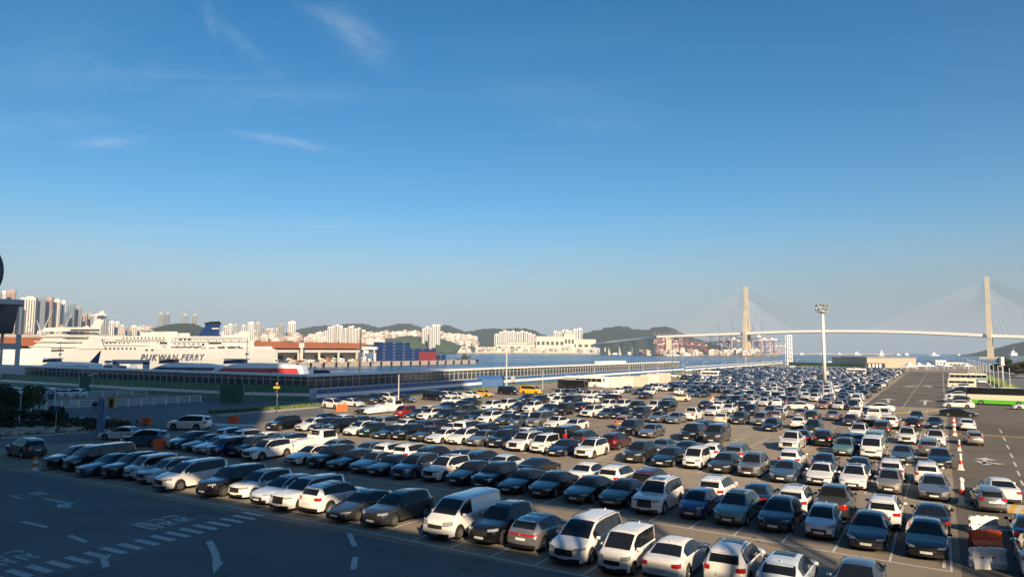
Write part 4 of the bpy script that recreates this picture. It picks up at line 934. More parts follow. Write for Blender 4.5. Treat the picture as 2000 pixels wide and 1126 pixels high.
# ================================================================ lamps, poles, signs
def lamp(name, px, py, ytop, arm=1, m=M_lgrey, r=.09, **kw):
    p = G(px, py); top = RD(px, ytop, p.y).z; e = empty(name, p, **kw)
    b = MB(); b.tube((0,0,0),(0,0,top), r*1.4, r*.8, m, 8); b.obj('pole', e)
    if arm:
        b = MB(); b.tube((0,0,top),(arm,0,top+.12), .05,.04, m, 6); b.obj('arm', e)
        b = MB(); b.box((arm+.3,0,top+.12),(.7,.25,.1), m); b.obj('lamp_head', e)
    return e
lamp('lamp_post', 989, 757, 667, 0, r=.16, label='tall grey lighting pole standing against the middle of the gangway', cat='pole')
lamp('lamp_post', 703, 732, 642, 0, M_dgrey, .3, label='dark tapering pole rising behind the gangway roof over the water', cat='pole')
o = lamp('lamp_post', 778, 788, 731, 0, M_lgrey, label='slim pale pole at the blue fence where the sunlit glazing begins', cat='pole')
lamp('lamp_post', 744, 766, 743, 0, M_blue, .08, label='short blue topped post behind the fence', cat='pole')
lamp('lamp_post', 822, 772, 751, .6, M_dgrey, .06, label='dark lamp post at the fence behind the side-on van', cat='lamp post')
lamp('lamp_post', 1018, 768, 742, .8, M_dgrey, .06, label='dark two armed lamp beside the yellow van', cat='lamp post')
lamp('lamp_post', 638, 809, 762, .0, M_dgrey, .07, label='slim dark pole on the verge by the orange barrier', cat='pole') if 0 else None
for i, (px, py, yt) in enumerate([(1334,732,708),(1375,728,706),(1410,727,708),(1441,725,705),(1468,722,706),(1490,721,704),(1510,719,704),(1526,718,703),(1285,735,709),(1557,712,701)]):
    lamp('fence_lamp', px, py, yt, 1.6, M_lgrey, .10, label='%s small white lamp from the left along the far blue fence' % ordn(i+1), cat='lamp post', group='white lamps along the far fence')
for i, (px, py, yt) in enumerate([(1229,740,712),(1256,738,708),(1161,742,716),(1060,760,722)]):
    lamp('slim_pole', px, py, yt, 0, M_lgrey, .07, label='%s thin pole from the left before the sunlit gangway' % ordn(i+1), cat='pole')
lamp('slim_pole', 1457, 722, 655, 0, M_lgrey, .12, label='thin tall pole standing before the foot of the left bridge tower', cat='pole')
lamp('slim_pole', 1314, 735, 676, 0, M_dgrey, .08, label='thin grey pole over the water right of the gangway end', cat='pole')
# high mast
p = G(1611,747); top = RD(1607,592,p.y).z; e = empty('light_mast', p, label='tall white floodlight mast rising from the middle of the parked cars', cat='light mast')
b = MB(); b.tube((0,0,0),(0,0,top-2), .62, .42, M_white, 14); b.obj('pole', e, smooth=True)
b = MB(); b.lathe([(1.0,top-3.2),(1.7,top-2.9),(1.7,top-2.7),(1.0,top-2.6)], M_lgrey, 12); b.lathe([(1.5,top-.6),(2.0,top-.5),(1.5,top-.4)], M_lgrey, 12); b.obj('head_frame', e)
fl = MB(); fl.box((0,0,0),(.75,.35,.6), M_lgrey); fl.box((0,-.19,0),(.65,.02,.5), M_dgrey); FL = fl.mesh('floodlight')
for k in range(10):
    for r_ in (0,1):
        a = k*2*math.pi/10+r_*.3; o = inst('floodlight', FL, e, (2.0*math.cos(a),2.0*math.sin(a),top-2.1+r_*1.35), a+math.pi/2)
b = MB(); b.box((.9,0,3.2),(.5,.4,1.2), M_lgrey); b.obj('control_box', e)
# white lattice gantry by the water
p = G(1543,712); D = p.y; top = RD(1543,654,D).z; wd = (RD(1547.6,700,D)-RD(1539,700,D)).x
e = empty('lattice_gantry', p, label='slender white lattice gantry frame at the end of the blue fence', cat='gantry')
for s_ in (-1,1):
    b = MB(); b.box((s_*wd/2,0,top/2),(.55,.55,top), M_white); b.box((s_*wd/2,4,top/2),(.4,.4,top), M_white); b.obj('leg', e)
b = MB()
for k in range(7):
    z = top*(k+1)/7; b.box((0,0,z-.2),(wd,.4,.4), M_white); b.tube((-wd/2,0,top*k/7),(wd/2,0,z) if k % 2 else (wd/2,0,z), .15,.15, M_white, 5)
b.obj('brace', e)
# ================================================================ right hand side: kerb, hedge, lamps, trees
hp_ = [W(19.5,150), W(17,262), W(15,430)]
ribbon('kerb', [W(15.5,186), W(12.4,200), W(12.4,275), W(11.6,361), W(11,440)], .5, 0, .16, M_conc)
ribbon('verge', [W(17.8,188), W(14.9,201), W(14.9,275), W(14.1,361), W(13.5,440)], 4.4, 0, .05, M_grass)
ribbon('side_road', [W(26,150), W(23.5,200), W(23,275), W(22.5,361), W(22,440)], 9, 0, .03, M_asph2)
LEAF = {}
def leaf_blob(n, rx, rz, m, seed, s=.28):
    b = MB(); rr = random.Random(seed); cl = [(Vector((rr.gauss(0,.42)*rx, rr.gauss(0,.42)*rx, rr.uniform(-.7,.9)*rz)), rr.uniform(.25,.5)) for _ in range(14)]
    for i in range(n):
        c, q = rr.choice(cl); d = Vector((rr.gauss(0,1),rr.gauss(0,1),rr.gauss(0,1))).normalized(); p = c+Vector((d.x*rx*q, d.y*rx*q, d.z*rz*q))
        a = Vector((rr.gauss(0,1),rr.gauss(0,1),rr.gauss(0,.6))).normalized(); t_ = a.orthogonal().normalized(); k = s*rr.uniform(.6,1.3)
        b.add([p-a*k, p+t_*k*.6, p+a*k, p-t_*k*.6], [(0,1,2,3)], m)
    return b
def tree(name, p, h, rx, m=M_leaf2, seed=1, n=1600, trunk=.35, s=.30, **kw):
    e = empty(name, p, **kw); b = MB(); b.tube((0,0,0),(0,0,h*trunk+.4), .04*h*.6, .025*h*.6, M_bark, 7)
    rr = random.Random(seed)
    for k in range(5):
        a = rr.uniform(0,6.28); b.tube((0,0,h*trunk*.8),(math.cos(a)*rx*.6, math.sin(a)*rx*.6, h*(trunk+.25)), .015*h*.6, .008*h*.6, M_bark, 5)
    b.obj('trunk', e); rz = h*(1-trunk)/2
    c = leaf_blob(n, rx, rz, m, seed, s); o = c.obj('crown', e, loc=(0,0,h-rz)); return e
def hedge(name, pts, h, wd, n, m, **kw):
    b = MB(); rr = random.Random(5); tot = [(q-p).length for p, q in zip(pts, pts[1:])]
    for i in range(n):
        k = rr.choices(range(len(tot)), tot)[0]; p = pts[k].lerp(pts[k+1], rr.random()); c = p+Vector((rr.gauss(0,wd*.4), rr.gauss(0,wd*.4), rr.uniform(.1,h)))
        a = Vector((rr.gauss(0,1),rr.gauss(0,1),rr.gauss(0,.8))).normalized(); t_ = a.orthogonal().normalized(); s = rr.uniform(.15,.4)
        b.add([c-a*s, c+t_*s*.6, c+a*s, c-t_*s*.6], [(0,1,2,3)], m)
    return b.obj(name, **kw)
M_lime = mat('lime_leaf', (.17,.24,.04), .8, noise=(.6,.4))
hedge('hedge', [W(18,189), W(15.4,201), W(15.4,275), W(14.6,361), W(14,440)], 1.2, 1.6, 9000, M_lime, label='low bright green hedge along the kerb on the right', cat='hedge')
for i in range(15):
    v = 194+i*17; u = 12.9-(v-194)*.006
    px_, py_ = project(W(u, v)); yt = py_-(9.0/W(u,v).y*1380)*.75
    lamp('roadside_lamp', px_, py_, yt, -1.2 if i % 2 else 0, M_lgrey, .08, label='%s of the white posts along the right hand hedge, counted from the camera' % ordn(i+1), cat='lamp post', group='white posts along the hedge')
for i, (px, py, h, rx, n) in enumerate([(1963,729,6.8,4.6,3000),(1984,731,5.6,5,2600),(1950,727,4.6,3,1300),(2000,733,5.6,5,2400),(2022,738,6.5,6,2000),(1993,727,4.6,5,1300)]):
    tree('roadside_tree', G(px,py), h, rx, M_leaf2 if i != 3 else mat('rust_leaf', (.11,.07,.025), .8, noise=(.5,.4)), 40+i, n, .15, .5, label=['dense dark round tree beside the tall white post','broad dark tree at the right edge','small dark tree left in the roadside clump','rust tinged broad tree at the right edge','dark tree cut by the right edge','dark tree behind the roadside clump'][i], cat='tree')
lamp('sign_mast', 1959, 748, 702, 0, M_lgrey, .16, label='white post with a tall narrow box on top beside the round tree', cat='post')
b = MB(); p = G(1959,748); z = RD(1959,705,p.y).z; b.box((p.x,p.y,z),(1.0,.9,2.8), M_white); b.obj('post_box', label='tall narrow white box on top of the post beside the round tree', cat='box')
# buses and their neighbours
def bus(name, p, h, L_, H_, bands, win, **kw):   # nose to +x, bands (z0,z1,mat)
    e = empty(name, p, h, **kw); Wb = 1.24; b = MB()
    def ring(x, z): return x
    X = [L_/2, L_/2-.12, L_/2-.5]; 
    for z0, z1, m in bands:
        i0 = .25*max(0,(z0-1)/H_); i1 = .35*max(0,(z1-1)/H_)
        pts0 = [(L_/2-i0*1.0,-Wb*.86),(L_/2-.25-i0,-Wb),(-L_/2+.12,-Wb),(-L_/2,-Wb*.9),(-L_/2,Wb*.9),(-L_/2+.12,Wb),(L_/2-.25-i0,Wb),(L_/2-i0,Wb*.86)]
        k = .93 if z1 > H_-.1 else 1
        pts1 = [((x-(i1-i0) if x > 0 else x), y*k) for x, y in pts0]
        vs = [(x,y,z0) for x,y in pts0]+[(x,y,z1) for x,y in pts1]; n = 8
        b.add(vs, [((i+1)%n,i,n+i,n+(i+1)%n) for i in range(n)]+[tuple(reversed(range(n,2*n))), tuple(range(n))], m)
    b.obj('body', e)
    z0, z1 = win
    nW = int(L_/1.55)
    g = MB(); g.box((0,0,0),(1.42,.02,z1-z0), M_glass); me = g.mesh('side_window')
    for s_ in (-1,1):
        for k in range(nW): inst('side_window', me, e, (L_/2-1.25-k*1.5, s_*(Wb+.008), (z0+z1)/2))
    g = MB(); g.box((L_/2-.06,0,(z0+z1)/2-.05),(.10,2*Wb*.84,z1-z0+.25), M_glass); g.obj('windshield', e)
    g = MB(); g.box((0,0,H_+.08),(2.2,1.6,.2), M_lgrey); g.obj('roof_unit', e, loc=(-L_*.1,0,0))
    if .48 not in WHEELS: WHEELS[.48] = wheel_mesh(.48, .3)
    tm, rm = WHEELS[.48]
    for x in (L_*.28,-L_*.24):
        for s_ in (1,-1):
            o = inst('wheel', tm, e, (x, s_*(Wb-.10), .48), 0 if s_ > 0 else math.pi); inst('rim', rm, o)
    for s_ in (1,-1):
        g = MB(); g.box((L_/2+.01,s_*.9,.75),(.06,.4,.22), M_head); g.obj('headlight', e)
        g = MB(); g.tube((L_/2-.2,s_*Wb,H_-.5),(L_/2+.25,s_*(Wb+.15),H_-.6),.03,.03,M_black,5); g.box((L_/2+.27,s_*(Wb+.15),H_-.85),(.12,.22,.5),M_black); g.obj('mirror', e)
    return e
M_lgreen = mat('bright_green_paint', (.10,.50,.03), .3, coat=1); M_coachb = mat('coach_black', (.012,.012,.013), .2, coat=1); M_wcream = mat('coach_cream', (.72,.68,.52), .35, coat=1)
M_sky = mat('sky_blue_paint', (.08,.32,.62), .3, coat=1)
HB = -LA+math.pi
p = G(1887,789); q = p+U3*5.7+V3*1.0
e = bus('coach_bus', (q.x,q.y,0), HB-.06, 11.4, 3.3, [(.30,1.02,M_lgreen),(1.02,2.0,M_wcream),(2.0,3.2,M_coachb),(3.2,3.3,M_coachb)], (2.08,2.95), label='long coach with black top, cream side and green skirt', cat='bus')
p = G(1852,746); q = p+U3*5.5
bus('coach_bus', (q.x,q.y,0), HB, 11, 3.1, [(.30,.9,M_white),(.9,1.5,M_sky),(1.5,3.0,M_wcream),(3.0,3.1,M_white)], (1.75,2.6), label='white coach with blue waist stripe parked beyond the vans', cat='bus')
p = G(1852,757); q = p+U3*3.2
bus('minibus', (q.x,q.y,0), HB, 7, 2.7, [(.28,1.4,M_wcream),(1.4,2.6,M_wcream),(2.6,2.7,M_wcream)], (1.5,2.1), label='cream high roof van in front of the white coach', cat='van')
q = G(1120,763); e_ = bus('minibus', (q.x,q.y+1,0), -LA+.1, 7.4, 2.75, [(.28,1.4,M_coachb),(1.4,2.65,M_coachb),(2.65,2.75,M_coachb)], (1.5,2.3), label='long black minibus parked side on before the cream containers', cat='minibus')
q = G(1146,757); bus('coach_bus', (q.x,q.y+3,0), -LA+.1, 11, 3.1, [(.28,1.4,M_white),(1.4,3.0,M_white),(3.0,3.1,M_white)], (1.6,2.5), label='white coach parked behind the long black minibus', cat='bus')
q = G(1672,732); bus('minibus', (q.x,q.y,0), HB, 8, 2.9, [(.28,1.4,M_white),(1.4,2.8,M_white),(2.8,2.9,M_white)], (1.6,2.3), label='white box van at the far right corner of the parked block', cat='van')
q = G(1388,738); bus('minibus', (q.x,q.y,0), -LA, 7, 2.7, [(.28,1.4,M_white),(1.4,2.6,M_white),(2.6,2.7,M_white)], (1.5,2.2), label='white minibus side on in the line beyond the site containers', cat='minibus')
# site containers
def container(name, p, rz, L_, H_, m, Wd=2.4, **kw):
    e = empty(name, p, rz, **kw); b = MB(); b.box((0,0,H_/2+.1),(L_,Wd,H_), m); b.obj('shell', e)
    b = MB(); n = int(L_/.9)
    for i in range(n+1):
        for s_ in (-1,1): b.box((-L_/2+i*L_/n, s_*(Wd/2+.02), H_/2+.1),(.18,.06,H_-.3), m)
    b.obj('ribs', e, kind='stuff'); b = MB(); b.box((L_/2+.03,0,H_/2+.1),(.05,Wd-.3,H_-.3), m); b.box((L_/2+.06,0,H_/2+.1),(.03,.05,H_-.4), M_steel); b.obj('door', e); return e
for i, (px, py, L_) in enumerate([(1181,757,3),(1208,757,7),(1237,755,7),(1262,752,6),(1282,748,6),(1294,746,4)]):
    q = G(px, py); container('site_container', q+V3*1, -LA+(.9 if i in (1,3) else .05), L_, 2.9, M_cream if i != 0 else M_white, label='%s from the left of the cream site containers by the gangway' % ordn(i+1), cat='container', group='cream site containers')
# sheds and tents at the far end
def shed(name, px0, px1, ybase, ytop, D, m, roofm, dep=20, win=0, gable=0, **kw):
    a = RD(px0, ybase, D); c = RD(px1, ybase, D); ht = RD((px0+px1)/2, ytop, D).z; zb = a.z if kw.get('zb') is None else kw.pop('zb')
    e = empty(name, ((a.x+c.x)/2, D, 0), **kw); w2 = (c.x-a.x)/2; b = MB(); b.box((0,dep/2,(ht*.93+zb)/2),(2*w2,dep,ht*.93-zb), m); b.obj('wall', e)
    b = MB(); h0 = ht*.93
    if gable: b.extr([(0,-1,h0),(0,dep/2,ht+.02),(0,dep+1,h0)], (-w2-.6,0,0), (w2+.6,0,0), roofm)
    else: b.box((0,dep/2,(h0+ht)/2+.01),(2*w2+1,dep+1,ht-h0), roofm)
    b.obj('roof', e)
    if win:
        g = MB(); g.box((0,0,0),(2*w2/win*.6,.1,(h0-zb)*.22), M_bglass); me = g.mesh('window')
        for i in range(win): inst('window', me, e, (-w2+(i+.5)*2*w2/win, -.04, zb+(h0-zb)*.62))
    return e
M_tan = mat('tan_wall', (.42,.37,.29), .8); M_roofg = mat('hall_roof', (.33,.31,.28), .8)
shed('storage_hall', 1656, 1700, 719, 697, 520, M_tan, M_roofg, 25, 0, label='pale beige flat hall left half beyond the far green fence', cat='building')
shed('storage_hall', 1694, 1790, 722, 697, 470, M_tan, M_roofg, 35, 0, label='large pale beige storage hall at the far end of the car park', cat='building')
shed('office_building', 1828, 1848, 716, 703, 600, M_white, M_white, 12, 3, label='small white office block at the head of the lane', cat='building')
shed('office_building', 1846, 1884, 717, 707, 610, M_cream, M_white, 12, 5, label='long low cream building right of the white office block', cat='building')
shed('gate_kiosk', 1860, 1896, 725, 717, 480, M_cream, M_cream, 5, 3, label='low cream kiosk row behind the white coach', cat='building')
b = MB(); p = G(1709,718.5); b.box((0,0,1.6),(13,.3,3.2), M_black)
for x in (-3.5,-1,1.2,3.4): b.box((x,-.2,1.6),(1.2,.05,2.2), M_white)
b.obj('hoarding', loc=p, label='black hoarding with white figures in front of the storage hall', cat='hoarding')
for i, (px, ybase, yt, D) in enumerate([(1620,714,704,640),(1635,714,704,640),(1776,722,706,420),(1795,722,707,422),(1813,722,707,424),(1848,722,708,440),(1888,722,708,445)]):
    p = RD(px, ybase, D); p.z = 0; top = RD(px, yt, D).z; wd = 6.6; e = empty('tent', p, label='%s white peaked tent from the left at the far end' % ordn(i+1), cat='tent', group='white peaked tents')
    b = MB(); z0 = top*.45; vs = [(-wd/2,-wd/2,z0),(wd/2,-wd/2,z0),(wd/2,wd/2,z0),(-wd/2,wd/2,z0)]; m4 = [(x*.42,y*.42,z0+(top-z0)*.40) for x,y,_ in vs]
    b.add(vs+m4+[(0,0,top)], [(0,1,5,4),(1,2,6,5),(2,3,7,6),(3,0,4,7),(4,5,8),(5,6,8),(6,7,8),(7,4,8)], M_white); b.obj('canopy', e)
    b = MB(); b.box((-wd/2,-wd/2,z0/2),(.15,.15,z0), M_white); me = b.mesh('leg')
    for dx in (0,wd):
        for dy in (0,wd): inst('leg', me, e, (dx,dy,0))
# ================================================================ far shore: hills, land
def nzf(x, s):                                   # smooth 1d noise
    i = math.floor(x); f = x-i; f = f*f*(3-2*f); a = random.Random(i*7919+s).random(); c = random.Random((i+1)*7919+s).random(); return a+(c-a)*f
M_hill = mat('hill_forest', (.020,.040,.024), .95, noise=(.05,.55), bump=1.0); M_hill2 = mat('near_hill_forest', (.040,.078,.030), .95, noise=(.06,.5), bump=1.0); M_land = mat('shore_land', (.30,.27,.23), .9, noise=(.01,.3))
def hill(name, pts, D, dep, m=None, base=0, tex=4, **kw):
    """pts: (px, py) ridge line, at distance D"""
    m = m or M_hill; P3 = [RD(px, py, D) for px, py in pts]; xs = [p.x for p in P3]; n = int((xs[-1]-xs[0])/(D*.0016))+2; rows = 9; b = MB(); vs = []
    t_ = [(p.x, p.z) for p in P3]
    for j in range(rows):
        tt = j/(rows-1)
        for i in range(n+1):
            x = lerp(xs[0], xs[-1], i/n); z = tab(t_, x)
            prof = math.sin(min(1, tt/.62)*math.pi/2)**.9 if tt < .62 else math.cos((tt-.62)/.38*math.pi/2)
            y = D+(tt-.62)*dep; zz = base+(z-base)*prof*(x*0+1)
            zz += (nzf(x/(D*.004)+j*13.7, 5)-.5)*D*.0022*prof+(nzf(x/(D*.0012)+j*3.1, 9)-.5)*D*.0007*tex/4
            vs.append((x*(y/D)**.0, y, max(base-2, zz)))
    fs = [(j*(n+1)+i, j*(n+1)+i+1, (j+1)*(n+1)+i+1, (j+1)*(n+1)+i) for j in range(rows-1) for i in range(n)]
    b.add(vs, fs, m); me = b.mesh(name, True); o = bpy.data.objects.new(name, me); COL.objects.link(o); o['kind'] = 'structure'; return o
hill('hills', [(560,658),(600,645),(620,638),(640,636.5),(660,636),(690,633),(705,632),(725,635),(745,640),(768,636),(785,632.5),(800,632.5),(820,637),(845,644),(862,640),(875,634.5),(890,641),(905,646),(920,647),(950,642),(962,641.5),(990,643),(1005,641),(1025,641),(1045,646),(1065,655),(1085,668)], 4300, 1500)
hill('hills', [(1105,668),(1125,660),(1143,650),(1160,645),(1180,641),(1200,637),(1215,638),(1225,641.5),(1240,642.5),(1258,645),(1272,641),(1288,637),(1298,641),(1308,648),(1330,658),(1360,672)], 3700, 1300)
hill('hills', [(740,676),(760,665),(778,658),(800,655.5),(830,657),(860,661),(880,667),(900,676)], 2750, 400, M_hill2)
hill('hills', [(295,650),(315,641),(340,634),(360,630),(375,632),(395,638),(420,652)], 2300, 500)
hill('hills', [(-60,640),(-20,628),(30,624),(70,630),(110,634),(150,640),(200,648),(260,655)], 2500, 700)
hill('hills', [(1962,699),(1972,692),(1985,683),(2000,674),(2030,664),(2090,650),(2200,640)], 2700, 900)
hill('hills', [(1890,700),(1925,699.5),(1960,699.5),(2000,700)], 2300, 150, base=-4)
# land under the far city and the container port
def xyD(px, D): return ((px-1000)*D/F*1.004, D)
def landp(name, pts, z, m=None):
    b = MB(); b.prism(pts, -5, z, m or M_land, m or M_land); return b.obj(name, kind='structure')
landp('far_shore', [xyD(-500,1500), xyD(560,1550), xyD(760,2550), xyD(880,2750), xyD(1180,2750), xyD(1300,2150), xyD(1495,1900), xyD(1510,2150), xyD(1480,2900), xyD(1500,6200), xyD(-500,6200)], 1.5)
landp('breakwater', [xyD(1500,4200), xyD(1740,4300), xyD(1740,4330), xyD(1500,4230)], 5)
# ================================================================ city towers
M_t = [mat('tower_cream', (.56,.54,.49), .8), mat('tower_white', (.62,.62,.60), .8), mat('tower_pink', (.36,.25,.22), .8), mat('tower_grey', (.22,.25,.28), .7), mat('tower_blue', (.10,.15,.22), .4), mat('tower_tan', (.42,.38,.33), .8)]
M_win = mat('window_band', (.07,.085,.10), .3)
def tower(px0, px1, pt, D, mi, zb=0, strips=True, crown=None, lab='', rz=.35, name='apartment_tower', grp=None):
    a = RD(px0, pt, D); c = RD(px1, pt, D); w_ = (c.x-a.x); H_ = a.z; e = empty(name, ((a.x+c.x)/2, D, zb), rz, label=lab, cat='tower', group=grp); h = H_-zb
    w_ = w_/(math.cos(rz)+.55*math.sin(rz)); dp = w_*.55; b = MB(); b.box((0,0,h/2),(w_,dp,h), M_t[mi]); b.obj('wall', e)
    b = MB(); b.box((w_*.1,0,h+w_*.05),(w_*.5,dp*.6,w_*.12), M_t[mi] if crown is None else M_t[crown]); b.obj('roof', e)
    if strips:
        n = max(2, min(6, int((px1-px0)/4))); g = MB(); g.box((0,0,0),(w_/n*.42,.5,h*.93), M_win); me = g.mesh('window_strip')
        for i in range(n): inst('window_strip', me, e, (-w_/2+(i+.5)*w_/n, -dp/2, h*.49))
        g = MB(); g.box((0,0,0),(.5,dp*.3,h*.93), M_win); inst('window_strip', g.mesh('window_strip'), e, (w_/2,0,h*.49))
    return e
L1 = [(-6,3,570,3,'grey'),(5,13,568,1,'pale'),(13,31,567,2,'pink'),(33,43,596,4,'blue grey'),(43,72,581,0,'broad cream striped'),(74,90,580,4,'dark blue grey'),(88,104,581,2,'pink'),(103,119,585,0,'cream'),(117,129,587,1,'white ribbed'),(126,134,609,4,'dark blue'),(133,147,594,4,'rounded dark'),(145,160,598,3,'grey'),(128,138,629,2,'low pink'),(139,149,617,1,'slim white'),(151,160,617,2,'pinkish'),(160,171,614,2,'rust pink'),(170,185,610,3,'dark stepped'),(184,196,613,1,'pale'),(215,224,627,1,'white'),(225,234,628,1,'second white'),(198,212,619,3,'dim grey'),(236,243,634,0,'small cream'),(245,252,637,3,'small grey'),(256,268,636,0,'low cream'),(270,276,639,1,'tiny white'),(-20,-7,600,3,'dim')]
for i, (a, c, t_, mi, nm) in enumerate(L1): tower(a, c, t_, 1750+(i*37)%300, mi, lab='%s apartment tower, %s from the left in the city on the left' % (nm, ordn(i+1)), zb=0, rz=.25+.1*(i%3))
L2 = [(308,320,612,3,'twin grey tower with white cap, left of the pair on the hill'),(320,332,612,4,'twin blue grey tower with white cap, right of the pair on the hill'),(355,367,614,3,'slim grey tower rising alone from the wooded hill'),(375,385,614,3,'slim grey tower right of the lone one on the wooded hill')]
for a, c, t_, mi, lab in L2: tower(a, c, t_, 2600, mi, crown=1, lab=lab, strips=True)
L3 = [(437,445,636),(446,454,632),(456,464,633),(465,470,640),(472,480,634),(484,497,629),(500,508,629),(509,517,637),(520,527,641),(528,534,641),(537,544,640),(540,556,632),(549,556,645),(562,578,628),(570,586,650),(488,494,645),(497,503,647)]
for i, (a, c, t_) in enumerate(L3): tower(a, c, t_, 2100+(i*53)%260, (0,1,5,3)[i%4], lab='%s tower from the left in the white cluster behind the blue ferry funnel' % ordn(i+1), grp='towers behind the ferry funnel')
L4 = [(632,640,646),(640,648,638),(648,654,636),(655,664,634),(663,670,636),(671,679,641),(680,686,637),(686,692,635.5),(691,698,642),(697,705,640),(824,831,641),(831,838,637),(838,843,640),(843,851,633.5),(850,860,634)]
for i, (a, c, t_) in enumerate(L4): tower(a, c, t_, 2500+(i*41)%160, 1 if i%3 else 0, lab=('%s tower from the left in the tall white estate above the brown warehouse' % ordn(i+1)) if i < 10 else ('%s tower from the left in the white group between two hills' % ordn(i-9)), grp='white estate above the warehouse' if i < 10 else 'white group between the hills', rz=.2)
L5 = [(965,974,652),(974,982,648),(982,990,645),(989,998,647),(998,1006,645.5),(1006,1015,648),(1015,1024,646),(1023,1032,648),(1031,1039,650),(1038,1046,653),(1080,1088,646),(1088,1096,647.5),(1096,1104,644),(1103,1111,644),(1110,1118,646),(1118,1127,642.5),(1126,1137,641)]
for i, (a, c, t_) in enumerate(L5): tower(a, c, t_, 3050+(i*31)%200, 1, lab='%s from the left of the pale stepped towers above the cream sheds' % ordn(i+1), grp='pale stepped towers above the sheds', rz=.15)
# hillside houses
HM = {}
def house_mesh(k):
    if k in HM: return HM[k]
    b = MB(); m = M_t[(0,1,5,2,1,0)[k%6]]; b.box((0,0,.5),(1,.8,1), m); b.box((.1,0,1.04),(.5,.5,.12), mat('roof_slate',(.20,.12,.10),.8) if k%3 == 0 else m)
    for r_ in range(3):
        for c_ in (-.3,0,.3): b.box((c_,-.405,.2+r_*.28),(.16,.02,.13), M_win)
    HM[k] = b.mesh('hill_house'); return HM[k]
rr = random.Random(21)
HMASS = MB()
def houses(n, poly, D, s, lab, grp):
    ps = []
    for i in range(n*3):
        t_ = rr.random(); (a0,b0),(a1,b1) = poly; px = lerp(a0,a1,t_); py = rr.uniform(*( (lerp(b0[0],b1[0],t_), lerp(b0[1],b1[1],t_)) )); ps.append((px, py, (s*rr.uniform(.9,1.8), s*rr.uniform(.8,1.2), s*rr.uniform(.8,1.6)), rr.uniform(-.3,.6), rr.randrange(6)))
    ps.sort(key=lambda q: -q[2][0]*q[2][2]); top = sorted(ps[:n]); 
    for i, (px, py, sc, rz, k) in enumerate(ps):
        p = RD(px, py, D+(670-py)*12); z = p.z-s*.7
        if i >= n:
            me = house_mesh(k); ca, sa = math.cos(rz), math.sin(rz); o0 = len(HMASS.v)
            for v in me.vertices: x, y, zz = v.co.x*sc[0], v.co.y*sc[1], v.co.z*sc[2]; HMASS.v.append((p.x+x*ca-y*sa, p.y+x*sa+y*ca, z+zz))
            for f in me.polygons: HMASS.f.append(tuple(q+o0 for q in f.vertices)); HMASS.m.append(HMASS.mi(me.materials[f.material_index]))
            continue
        o = inst('hill_house', house_mesh(k), None, (p.x, p.y, z), rz, label='%s %s' % (ordn(top.index((px,py,sc,rz,k))+1), lab), cat='house', group=grp); o.scale = sc
houses(26, ((598,(657,667)),(638,(650,667))), 2400, 12, 'larger pale house from the left on the slope left of the white estate', 'hillside houses left of the white estate')
houses(46, ((706,(648,668)),(748,(652,668))), 2450, 12, 'larger cream house from the left, slope right of the white estate', 'hillside houses right of the white estate')
houses(30, ((745,(648,656)),(824,(649,657))), 3000, 13, 'larger cream house from the left above the green wooded knoll', 'houses above the green knoll')
houses(46, ((862,(652,662)),(932,(658,676))), 2800, 12, 'larger cream house from the left, slope right of the white towers', 'houses right of the white tower group')
houses(44, ((200,(636,650)),(300,(640,652))), 1900, 9, 'larger pale building from the left in the jumble above the ferry', 'low city buildings above the ferry')
houses(28, ((20,(628,650)),(200,(636,652))), 1650, 10, 'low pale building from the left under the left city towers', 'low buildings under the city towers')
houses(24, ((430,(648,662)),(590,(650,662))), 2000, 10, 'low pale building from the left among towers behind the ferry', 'low buildings behind the ferry')
houses(8, ((758,(641,643)),(796,(641,645))), 4000, 16, 'white block from the left high on the far hill', 'white blocks high on the far hill')
houses(24, ((1290,(684,690)),(1480,(684,690))), 2050, 8, 'cream shed from the left on the container port quay', 'small sheds on the container port quay')
houses(24, ((900,(680,684)),(1180,(681,686))), 2800, 9, 'low cream building from the left along the far shore', 'low buildings along the far shore')
HMASS.obj('hillside_town', kind='stuff', label='dense mass of tiny pale houses on the far slopes', cat='houses')
# pale sheds on the shore
M_pale = mat('pale_shed', (.55,.54,.46), .8); M_pgrey = mat('shed_roof', (.42,.45,.42), .7)
for i, (a, c, yb, yt, gb, w_) in enumerate([(875,912,687,675,1,3),(912,968,688,677,0,5),(968,1045,689,671,1,6),(1047,1102,674,656,0,6),(1045,1084,689,668,1,3),(1102,1122,672,650,0,3),(1080,1163,689,664,0,7),(1100,1164,676,662,0,0),(1130,1165,689,680,1,4),(852,872,684,672,0,3),(990,1030,680,666,1,4)]):
    shed('shore_shed', a, c, yb, yt, 2780+i*14, M_pale, M_pgrey if i%2 else M_pale, 60, w_, gb, zb=1.0, label='%s pale shed in the shipyard group on the far shore, mid picture' % ordn(i+1), cat='shed', group='pale shipyard sheds')
